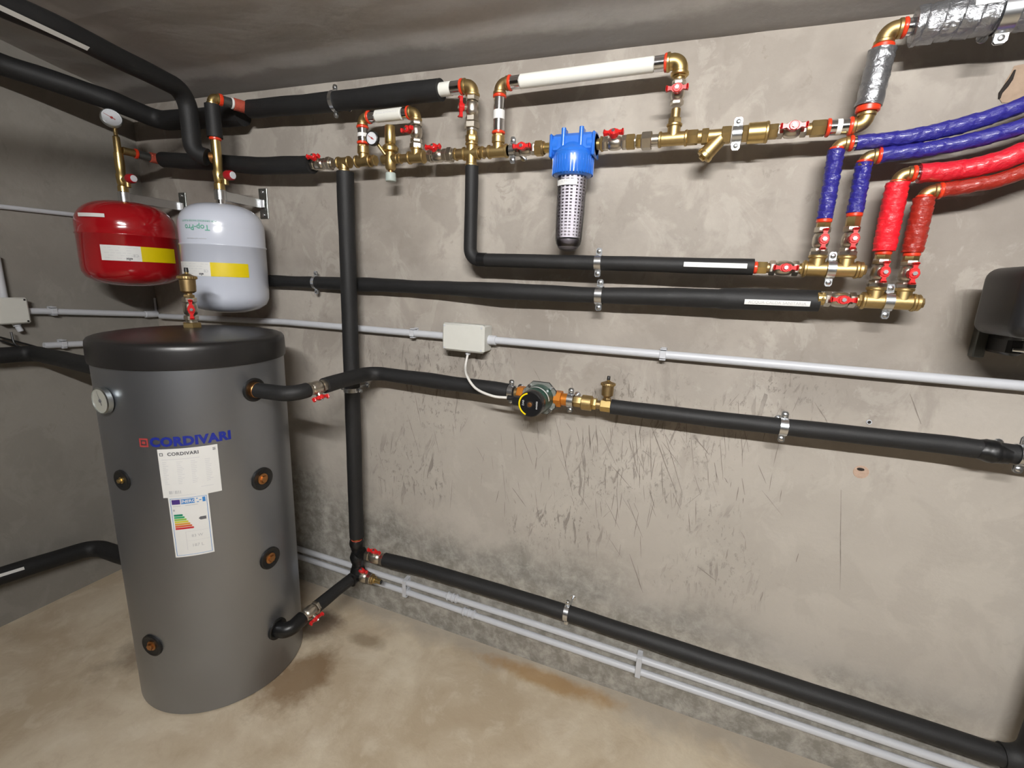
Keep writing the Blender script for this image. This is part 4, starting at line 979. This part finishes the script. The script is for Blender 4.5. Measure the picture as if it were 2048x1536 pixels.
foam([(xL - .004, -.115, zk2 - .004), (xq, -.20, zq), (xq, -.302, zq)], .0235, 'short black pipe from the riser foot towards the boiler valve', rad=.05, seed=17)
valve((xq, -.338, zq), Y, (.75, -.1, -.35), 'ball valve in front of the lower boiler port', s=1.22, L=.030, reach=.037)
foam([(xq, -.372, zq), (xq, P2.y + .002, zq - .006), P2 + X * .004], .026, 'glossy black bend entering the lower port of the boiler', 'tape', name='taped_bend', rad=.034, seed=18, wob=.0015)
# black pipes at the left wall
q0 = PX(0, 711, -2.385); q1 = PX(66, 706, -2.385)
foam([(-2.385, q0.y - .30, q0.z + .03), q0, q1, (BX - BR - .06, q1.y + .01, q1.z - .02), (BX - BR - .008, BY - .01, q1.z - .02)], .030, 'black insulated pipe from the left wall to the back of the boiler', rad=.08, seed=19)
q0 = PX(0, 1152, -2.385); q1 = PX(190, 1093, -2.385)
def lp(t):
    d_ = (q1 - q0).normalized(); pm = Vector((-2.385, q0.y - .30, q0.z + .03))
    fn = lambda u, v: q0 + d_ * u + Vector((1, 0, .2)).normalized() * .0365 + Vector((-.15, 0, 1)) * v
    mb = MB(); mb.flat = True; mb.grid(fn, -.22, .058, .004, .016, 3, 1); mb.build('label', 'label', t)
foam([(-2.385, q0.y - .30, q0.z + .02), q0, q1, (-2.10, q1.y + .02, q1.z - .01), (BX - BR - .003, BY, q1.z - .01)], .034, 'low black insulated pipe from the left wall to the boiler', rad=.06, seed=20, parts=lp)
# cables hanging at the left wall
for i, (a, b_, c_) in enumerate((((-6, 673), (70, 693), (128, 712)), ((-6, 679), (60, 700), (110, 714)), ((22, 664), (32, 690), (70, 705)))):
    mb = MB().tube(smoothpath([PX(*a, -2.415), PX(*b_, -2.400), PX(*c_, -2.352)], .01), .0035, 8)
    solo(mb, 'cable', 'blackcable', ['uppermost black cable slanting to the left wall pipe', 'lower black cable slanting to the left wall pipe', 'black cable dropping from under the left wall junction box'][i], 'cable', None)

# ---------------------------------------------------------------- 5. OVERHEAD PIPES, LEFT
e0 = Vector((-1.748, -.232, 2.033)); P_a = PZ(105, 50, 2.028); P_b = PZ(0, 6, 2.024); dd = (P_b - P_a).normalized()
def ovl(t):
    a = PZ(193, 78, 2.0); pp_ = PZ(150, 68, 2.0)
    # white strip on the side of the pipe facing the room
    d_ = (P_b - e0).normalized(); side = Vector((.62, 0, -.78))
    s0 = P_a - d_ * .075
    fn = lambda u, v: s0 + d_ * u + side.normalized() * .0325 + d_.cross(side).normalized() * v
    mb = MB(); mb.flat = True; mb.grid(fn, 0, .30, -.0065, .0065, 3, 1); mb.build('label', 'label', t)
foam([P_a + dd * .8, P_a, e0, (-1.752, -.230, 1.838), (-1.712, -.206, 1.826)], .0295, 'black insulated pipe under the ceiling dropping to the white vessel column', rad=[.5, .06, .04], seed=21, parts=ovl)
gp_ = [PX(0, 129, -2.34), PX(80, 153, -2.29), PX(160, 180, -2.24), PX(225, 202, -2.20)]
foam([gp_[0] + Vector((-.01, -.9, .12))] + gp_ + [(-2.17, -.062, 2.026), (-1.70, -.055, 2.008)], .036, 'black insulated pipe in the corner where ceiling and left wall meet', rad=[.5, .5, .5, .08, .06], seed=22)

# ---------------------------------------------------------------- 6. EXPANSION VESSELS
def vessel(name, label, cx, cy, r, z0, z1, mat, seam):
    t = thing(name, label, 'expansion vessel', (cx, cy, z0))
    Hh = z1 - z0; dome = r * .62
    prof = [(0, .02), (.004, r * .45), (.016, r * .74), (.034, r * .92), (.056, r * .99), (.075, r)]
    prof += [(Hh * seam - .004, r), (Hh * seam - .002, r + .0028), (Hh * seam + .002, r + .0028), (Hh * seam + .005, r)]
    for k_ in range(0, 11):
        a = k_ / 10 * PI / 2; prof.append((Hh - dome + dome * math.sin(a) ** 1.0, max(.014, r * math.cos(a) ** .62)))
    MB().lathe((cx, cy, z0), Z, prof, 72).build('shell', mat, t, ang=60)
    return t
WX, WY = -1.683, -.190; RX, RY = -2.17, -.235
WRr, RRr = .139, .163
wv = vessel('expansion_vessel', 'white expansion vessel with yellow sticker hanging from a chrome bracket', WX - .004, WY, WRr, 1.272, 1.668, 'whitevessel', .62)
rv_ = vessel('expansion_vessel', 'red expansion vessel with white and yellow sticker hanging in the corner', RX, RY, RRr, 1.352, 1.680, 'redvessel', .60)
def vs(t, cx, cy, r, a0_, a1_, z0_, z1_, name, mat, off=.0012, slope=0.):
    f = lambda u, v: Vector((cx, cy, 0)) + Vector((math.cos(u), math.sin(u), 0)) * (r + off) + Z * (v + slope * (u - rad2(a0_)))
    mb = MB(); mb.flat = True; mb.grid(f, rad2(a0_), rad2(a1_), z0_, z1_, 16, 1); return mb.build(name, mat, t), f
def cylhit(px, py, cx, cy, r):
    d = ray(px, py); ox, oy = CAM.x - cx, CAM.y - cy; a = d.x ** 2 + d.y ** 2; b = 2 * (ox * d.x + oy * d.y); c = ox * ox + oy * oy - r * r
    t = (-b - math.sqrt(max(0, b * b - 4 * a * c))) / 2 / a; q = CAM + d * t
    return math.degrees(math.atan2(q.y - cy, q.x - cx)), q.z
def sticker(t, cx, cy, r, pl, pm, pr, h):
    (a0_, z0_), (a1_, z1_), (a2_, z2_) = [cylhit(*q_, cx, cy, r) for q_ in (pl, pm, pr)]
    zc = (z0_ + z1_ + z2_) / 3
    s_, f = vs(t, cx, cy, r, a0_, a1_, zc - h / 2, zc + h / 2, 'data_sticker', 'label')
    y_, _ = vs(t, cx, cy, r, a1_, a2_, zc - h / 2, zc + h / 2, 'yellow_sticker', 'yellow')
    y_['label'] = 'plain yellow half of the sticker'
    q = MB(); q.flat = True; random.seed(3); f2_ = lambda u, v: Vector((cx, cy, 0)) + Vector((math.cos(u), math.sin(u), 0)) * (r + .0018) + Z * v
    for i in range(5):
        u_ = a0_ + 4
        while u_ < a1_ - 5:
            w_ = random.uniform(2, 6); 
            if random.random() > .35: q.grid(f2_, rad2(u_), rad2(min(u_ + w_, a1_ - 2)), zc + h * (.34 - i * .17), zc + h * (.34 - i * .17) + .0011, 2, 1)
            u_ += w_ + 1.5
    q.build('sticker_print', 'faint', s_)
    text_mb('CE', h * .26, lambda x, y: f2_(rad2(a1_ - 6) + x / r, zc - h * .12 + y), flip=True).build('ce_mark', 'greyink', s_)
    text_mb('elbi', h * .24, lambda x, y: f2_(rad2(a1_ - 13) + x / r, zc - h * .36 + y), flip=True, bold=.0004).build('maker_mark', 'ink', s_)
sticker(wv, WX - .004, WY, WRr, (364, 537), (421, 538), (497, 542), .048)
sticker(rv_, RX, RY, RRr, (202, 504), (283, 510), (349, 512), .056)
s_, f = vs(rv_, RX, RY, RRr, cylhit(158, 440, RX, RY, RRr)[0], cylhit(211, 444, RX, RY, RRr)[0], 1.604, 1.617, 'name_strip', 'label')
fw_ = lambda x0, z_: (lambda x, y: Vector((WX - .004, WY, 0)) + Vector((math.cos(rad2(x0) + x / WRr), math.sin(rad2(x0) + x / WRr), 0)) * (WRr + .001) + Z * (z_ + y))
aw, zw = cylhit(392, 454, WX - .004, WY, WRr)
zw = min(zw, 1.59)
text_mb('Top-Pro', .026, fw_(aw, zw), flip=True, bold=.0004).build('green_name', 'greenink', wv)
text_mb('FOR DRINKING WATER PLANTS', .0085, fw_(aw + 2, zw + .022), flip=True).build('green_caption', 'greenink', wv)
text_mb('expansion tank made in italy', .0062, fw_(aw - 2, zw - .038), flip=True).build('grey_caption', 'greyink', wv)

def column(cx, cy, zt_, label, who, top):
    """brass safety group standing on a vessel"""
    t = thing('safety_group', label, 'fitting', (cx, cy, 1.70))
    MB().cyl((cx, cy, 1.662), (cx, cy, 1.722), .0165, 28).build('chrome_sleeve', 'chrome', t)
    MB().lathe((cx, cy, 1.718), Z, [(0, .0175), (.020, .0175), (.024, .014), (.030, .0165), (.062, .0185), (.068, .0150), (.10, .0165), (top - 1.718, .0155)], 26).build('brass_column', 'bright_brass', t)
    s = Vector((.98, .08, .0)).normalized(); c_ = Vector((cx, cy, 1.762))
    q = MB().cyl(c_, c_ + s * .040, .012).cyl(c_ + s * .030 - Z * .028, c_ + s * .030, .010).build('relief_body', 'brass', t)
    k_ = MB().lathe(c_ + s * .036 + Z * .004, s, [(0, .015), (.006, .0175), (.026, .0165), (.030, .014)], 24).build('red_cap', 'redcap', t)
    MB().lathe(c_ + s * .066 + Z * .004, s, [(0, .0125), (.002, .012)], 20).build('cap_disc', 'dial', k_)
    return t
column(WX, WY, 0, 'brass safety group with red cap above the white vessel', 'white', 1.885)
column(RX, RY, 0, 'brass safety group with red cap above the red vessel', 'red', 1.86)
# white column: ring, short black pipe, elbow, coupling to the upper black pipe
stack('end_flange', 'red ring on top of the safety group of the white vessel', 'fitting', (WX, WY, 1.884), Z, [('ring', 'ring', 'cyl', 0, .010, .0195)])
foam([(WX, WY, 1.893), (WX, WY, 2.000)], .0245, 'short upright black insulated pipe above the white vessel', seed=23, wob=.001)
elbow((WX, WY, 2.024), -Z, (bl - Vector((WX, WY, 2.024))).normalized(), 'brass elbow with orange ring above the short upright black pipe', r=.0150, L=.024, mat='bright_brass')
v_ = (bl - Vector((WX, WY, 2.024))); dv = v_.normalized(); Lv = v_.length; o0 = Vector((WX, WY, 2.024))
stack('press_coupling', 'coupling with orange ring and red thread at the left end of the upper black pipe', 'fitting', o0 + dv * .022, dv, [('end_ring', 'ring', 'cyl', 0, .012, .0195), ('sleeve', 'darksteel', 'cyl', .010, .046, .0165), ('label_band', 'label', 'cyl', .040, .048, .0185), ('thread', 'hemp', 'cyl', .048, Lv - .022, .0205)], solid_group('coupling'))
stack('joint_boss', 'reddish brass boss where the ceiling pipe meets the white vessel column', 'fitting', (-1.706, -.200, 1.826), Vector((.023, .015, .003)), [('boss', 'copper', 'cyl', 0, .016, .018)])
# red column gauge and side coupling
gz = Vector((RX, RY, 1.985)); gg = thing('pressure_gauge', 'round white dial gauge on a brass stem above the red vessel', 'gauge', (RX, RY, 1.86))
MB().lathe((RX, RY, 1.858), Z, [(0, .0125), (.060, .0115), (.064, .007), (.100, .006)], 20).build('gauge_stem', 'brass', gg)
gauge(gg, gz + Vector((.010, -.012, -.003)), (.82, -.28, .22), .0335, 'alu', 'dial', .018, -1.1, 'redink')
o0 = Vector((RX + .006, RY + .012, 1.872)); o1 = Vector((-2.150, -.098, 1.869)); dv = (o1 - o0).normalized(); Lv = (o1 - o0).length
stack('press_coupling', 'dim coupling with red rings between the red vessel column and the black pipe', 'fitting', o0, dv, [('end_ring', 'ring', 'cyl', .040, .050, .019), ('boss', 'brass', 'cyl', 0, .041, .0145), ('sleeve', 'darksteel', 'cyl', .050, .092, .0155), ('thread', 'hemp', 'cyl', .092, Lv + .012, .0195)], solid_group('coupling'))
# chrome brackets
def bracket(cx, cy, label, plate_dx):
    t = thing('wall_bracket', label, 'bracket', (cx, 0, 1.70)); xp = cx + plate_dx
    q = MB().box((xp, -.0025, 1.70), (.045, .005, .115), None, .0012); po = q.build('wall_plate', 'darksteel', t)
    for dz in (-.044, .044): MB().cyl((xp, -.004, 1.70 + dz), (xp, -.009, 1.70 + dz), .0065, 10).build('bolt', 'zinc', po)
    a = Vector((cx + .012, cy + .010, 1.698)); b_ = Vector((xp - .006, -.006, 1.698)); d_ = (b_ - a); L_ = d_.length
    m_ = frame((a + b_) / 2, d_, Z); MB().box((0, 0, 0), (L_, .0045, .034), m_, .001).build('arm', 'zinc', t)
    mb = MB(); R_ = .0185; n = 24
    for z_, rr_ in ((1.682, R_ - .0015), (1.682, R_ + .0015), (1.715, R_ + .0015), (1.715, R_ - .0015)): mb.ring((cx, cy, z_), X, Y, rr_, n)
    for a_ in range(4): mb.bridge(a_ * n, ((a_ + 1) % 4) * n, n)
    mb.build('collar', 'zinc', t)
    MB().box((b_ + Vector((.004, -.006, 0))), (.03, .006, .03), None, .001).build('clip_nut', 'chrome', t)
bracket(WX, WY, 'chrome wall bracket carrying the white vessel', -.004)
bracket(RX, RY, 'chrome wall bracket carrying the red vessel', -.004)

# ---------------------------------------------------------------- 7. CONDUITS AND BOXES
DC = .022
def conduit(pts, r, label, rad=.05, parts=None):
    P = fillet(pts, rad, .03) if len(pts) > 2 else [Vector(pts[0]), Vector(pts[1])]
    return solo(MB().tube(P, r, 18), 'conduit', 'conduit', label, 'conduit', None, pts[0])
def clip(loc, ax, label, n=1, gap=.045, r=.0125, wall=(0, 1, 0)):
    w = Vector(wall); a = Vector(ax).normalized(); up = w.cross(a).normalized(); m_ = frame(loc, a, up)
    t_ = turned('conduit_clip', label, 'clip', m_, solid_group('clip')); sg = 1 if (m_.to_3x3().inverted() @ w).y > 0 else -1
    Hh = (n - 1) * gap + 2 * r + .012; q = MB()
    zc = -(n - 1) * gap / 2 * (1 if up.z > 0 else -1)
    q.box((0, sg * .018, zc), (.018, .010, Hh), None, .002)
    for i in range(n + 1):
        zz = (r + .003) - i * gap if i < n else -(n - 1) * gap - (r + .003)
        zz *= (1 if up.z > 0 else -1)
        q.box((0, sg * .004, zz), (.018, .030, .004), None, .001)
    q.build('clip_body', 'conduit', t_)
    if n > 1:
        MB().box((0, -sg * (r + .0018), zc), (.018, .003, Hh - .008), None, .001).build('clip_strap', 'conduit', t_)
    else:
        MB().box((0, -sg * (r + .0012), zc), (.018, .0025, Hh - .014), None, .001).build('clip_strap', 'conduit', t_)
zC = 1.2335
bx0, bx1 = xat(884, .07, 1.24), xat(968, .07, 1.24)
conduit([(-2.39, -DC, 1.205), (-1.6, -DC, 1.231), (bx0 - .012, -DC, zC)], .0125, 'grey conduit from behind the tanks to the white junction box', rad=1.)
conduit([(bx1 + .012, -DC, zC + .0005), (.2, -DC, 1.2375), (1.2, -DC, 1.239)], .0125, 'long grey conduit right of the white junction box', rad=1.)
clip((xat(827, DC, 1.233), -DC, 1.2335), X, 'grey clip on the conduit just left of the junction box')
clip((xat(1326, DC, 1.2375), -DC, 1.2375), X, 'grey clip on the long conduit right of the junction box')
jb = thing('junction_box', 'white square junction box on the rear wall beside the riser', 'electrical box', ((bx0 + bx1) / 2, 0, 1.235))
jz0, jz1 = zat(704, (bx0 + bx1) / 2, .075), zat(648, (bx0 + bx1) / 2, .075); jc = (jz0 + jz1) / 2; jw = bx1 - bx0; jh = jz1 - jz0
MB().box(((bx0 + bx1) / 2, -.028, jc), (jw - .006, .056, jh - .006), None, .004).build('box_base', 'pvcbox', jb)
jl = MB().box(((bx0 + bx1) / 2, -.063, jc), (jw, .016, jh), None, .006).build('box_lid', 'pvcbox', jb)
for sx in (-1, 1):
    for sz in (-1, 1): MB().cyl(((bx0 + bx1) / 2 + sx * (jw / 2 - .010), -.0705, jc + sz * (jh / 2 - .010)), ((bx0 + bx1) / 2 + sx * (jw / 2 - .010), -.0722, jc + sz * (jh / 2 - .010)), .0035, 12).build('lid_screw', 'conduit', jl)
MB().cyl((bx0 - .016, -DC, zC), (bx0 + .006, -DC, zC), .0165).build('conduit_gland', 'conduit', jb)
MB().cyl((bx1 - .006, -DC, zC), (bx1 + .024, -DC, zC), .0165).build('conduit_gland', 'conduit', jb)
xg = xat(936, .045, jz0); MB().cyl((xg, -.045, jz0 - .012), (xg, -.045, jz0 + .006), .009).build('cable_gland', 'conduit', jb)
cb = smoothpath([Vector((xg, -.045, jz0 - .008)), W(931, 733, .070), W(934, 752, .125), W(952, 777, .150), W(985, 792, .165), PC + Vector((-.084, -.075, .001))], .006)
solo(MB().tube(cb, .0042, 12), 'power_cable', 'cable', 'white cable drooping from the junction box to the pump', 'cable')
# pair along the floor
cu0, cl0 = (-1.95, -DC, .176), (-1.95, -DC, .138)
conduit([cu0, (-1.0, -DC, .186), (-.4, -DC, .186), (1.4, -DC, .165)], .0122, 'upper of the two grey conduits along the foot of the wall', rad=2.)
conduit([cl0, (-1.0, -DC, .141), (-.4, -DC, .134), (1.4, -DC, .122)], .0122, 'lower of the two grey conduits along the foot of the wall', rad=2.)
clip((xat(812, DC, .186), -DC, .1855), X, 'double grey clip under the low black pipe near the drain valve', 2, .046)
clip((xat(1279, DC, .180), -DC, .1805), X, 'double grey clip in the middle of the floor conduits', 2, .049)
xx = xat(905, DC, .186)
stack('conduit_coupling', 'ribbed grey coupling on the upper floor conduit', 'coupling', (xx - .026, -DC, .186), X, [('sleeve', 'conduit', 'cyl', 0, .052, .0145), ('rib', 'conduit', 'cyl', .004, .010, .0175), ('rib', 'conduit', 'cyl', .026, .032, .0175), ('rib', 'conduit', 'cyl', .042, .048, .0175)])
xx = xat(938, DC, .14)
stack('conduit_coupling', 'ribbed grey coupling on the lower floor conduit', 'coupling', (xx - .028, -DC, .1395), X, [('sleeve', 'conduit', 'cyl', 0, .056, .0145), ('rib', 'conduit', 'cyl', .004, .010, .0175), ('rib', 'conduit', 'cyl', .026, .032, .0165), ('rib', 'conduit', 'cyl', .046, .052, .0175)])
# left wall runs
XW = XL + .022
a = PX(66, 622, XW); b_ = PX(318, 627, XW)
conduit([Vector((XW, a.y - .05, a.z)), a, (XW, -.06, 1.214)], .0125, 'grey conduit along the left wall under the red vessel', rad=1.)
stack('conduit_elbow', 'grey conduit elbow in the corner behind the vessels', 'coupling', (XW, -.07, 1.2135), Y, [('elbow_leg', 'conduit', 'cyl', 0, .055, .0155)])
clip(PX(106, 622, XW), Y, 'grey clip on the conduit under the red vessel', wall=(-1, 0, 0))
a = PX(88, 691, XW); b_ = PX(200, 686, XW); conduit([a, b_ + (b_ - a) * .6], .0125, 'lower grey conduit on the left wall behind the boiler lid')
clip(PX(126, 688, XW), Y, 'grey clip on the lower left wall conduit', wall=(-1, 0, 0))
a = PX(-10, 412, XL + .008); b_ = PX(152, 430, XL + .008)
conduit([a + (a - b_) * .5, a, b_ + (b_ - a) * .6], .0085, 'thin grey conduit on the left wall level with the red vessel', rad=1.)
a = PX(8, 600, XW); b_ = PX(2, 548, XW); conduit([a - Vector((0, 0, .02)), a + Z * .16], .0125, 'upright grey conduit above the left wall junction box')
lb0, lb1 = PX(-12, 598, XL + .05), PX(63, 645, XL + .05)
zt0, zt1 = PX(30, 648, XL + .05).z, PX(30, 595, XL + .05).z
lj = thing('junction_box', 'grey junction box on the left wall at the edge of the picture', 'electrical box', (XL, (lb0.y + lb1.y) / 2, (zt0 + zt1) / 2))
MB().box((XL + .022, (lb0.y + lb1.y) / 2, (zt0 + zt1) / 2), (.044, lb1.y - lb0.y - .006, zt1 - zt0 - .006), None, .004).build('box_base', 'pvcbox', lj)
ll = MB().box((XL + .047, (lb0.y + lb1.y) / 2, (zt0 + zt1) / 2), (.014, lb1.y - lb0.y, zt1 - zt0), None, .005).build('box_lid', 'pvcbox', lj)
for sz in (-1, 1): MB().cyl((XL + .053, lb1.y - .010, (zt0 + zt1) / 2 + sz * ((zt1 - zt0) / 2 - .009)), (XL + .0555, lb1.y - .010, (zt0 + zt1) / 2 + sz * ((zt1 - zt0) / 2 - .009)), .0035, 10).build('lid_screw', 'plastic', ll)
gp = PX(33, 655, XL + .025); MB().lathe(gp + Z * .018, (.15, .25, -1), [(0, .012), (.012, .012), (.014, .009), (.034, .009), (.036, .006)], 18).build('cable_gland', 'conduit', lj)
# upright stub behind the red vessel, down to the conduit
a = W(309, 596, .008); conduit([a, a - Z * .09], .005, 'thin upright grey conduit stub in the corner under the red vessel')

# ---------------------------------------------------------------- 8. BLACK BOX AT THE RIGHT
bxl = .562; zb0, zb1 = 1.335, 1.535
kb = thing('black_housing', 'black plastic housing on a metal bracket at the right edge', 'housing', (.72, -.17, 1.43))
def rbox(c, size, r, n=5):
    """box with rounded upright and level edges"""
    mb = MB(); x_, y_, z_ = [q_ / 2 for q_ in size]; last = None; rows = []
    for i in range(n + 1):
        a_ = PI / 2 * i / n; rows.append((-z_ + r - r * math.cos(a_), r - r * math.sin(a_)))
    rows += [(-q_[0], q_[1]) for q_ in rows[::-1]]
    for zz, inn in rows:
        st = len(mb.v); N = 0
        for (sx, sy, a0_) in ((1, 1, 0), (-1, 1, 90), (-1, -1, 180), (1, -1, 270)):
            for j in range(n + 1):
                a_ = rad2(a0_ + 90 * j / n); rr_ = max(r - inn, .0002); mb.v.append(Vector(c) + Vector((sx * (x_ - r) + rr_ * math.cos(a_), sy * (y_ - r) + rr_ * math.sin(a_), zz))); N += 1
        if last is not None: mb.bridge(last, st, N)
        else: mb.f.append(tuple(range(st + N - 1, st - 1, -1)))
        last = st
    mb.f.append(tuple(range(last, last + N))); return mb
ht_, hb_ = zat(533, bxl, .17), zat(668, bxl, .16)
rbox((bxl + .17, -.180, (ht_ + hb_) / 2), (.34, .165, ht_ - hb_), .024).build('housing_shell', 'plastic', kb)
MB().lathe((bxl + .02, -.257, ht_ - .02), (-.3, -.9, .2), [(0, .009), (.004, .008), (.006, .004)], 14).build('corner_screw', 'darksteel', kb)
rw_ = W(1958, 684, .012); MB().box((rw_.x, -.012, rw_.z), (.022, .024, .072), None, .002).build('wall_rail', 'darksteel', kb)
MB().box((rw_.x + .025, -.055, rw_.z), (.03, .10, .040), None, .006).build('rail_foot', 'plastic', kb)
MB().box((rw_.x + .18, -.06, hb_ - .014), (.30, .12, .008), None, .002).build('shelf_plate', 'darksteel', kb)
MB().cyl((rw_.x + .018, -.106, rw_.z - .006), (rw_.x + .040, -.112, rw_.z - .006), .004, 10).build('bracket_bolt', 'zinc', kb)

bpy.context.view_layer.update()

GR = {'threaded_nipple': 'brass nipples', 'threaded_socket': 'brass sockets', 'insulated_pipe': 'black insulated pipes', 'taped_pipe': 'pipes wrapped in coloured tape', 'end_flange': 'red plastic pipe rings',
      'check_valve': 'brass check valves', 'air_vent': 'brass air vents', 'expansion_vessel': 'expansion vessels', 'pressure_gauge': 'round dial gauges', 'safety_group': 'brass safety groups', 'wall_bracket': 'vessel wall brackets',
      'junction_box': 'electrical junction boxes', 'conduit': 'grey conduits', 'conduit_coupling': 'ribbed conduit couplings', 'pump_union': 'orange pump unions', 'union_joint': 'brass union joints', 'union_nut': 'nickel union nuts',
      'end_plug': 'brass end plugs', 'cable': 'black cables'}
for o in bpy.data.objects:
    b_ = o.name.split('.')[0]
    if o.parent is None and 'label' in o and 'group' not in o and b_ in GR: o['group'] = GR[b_]
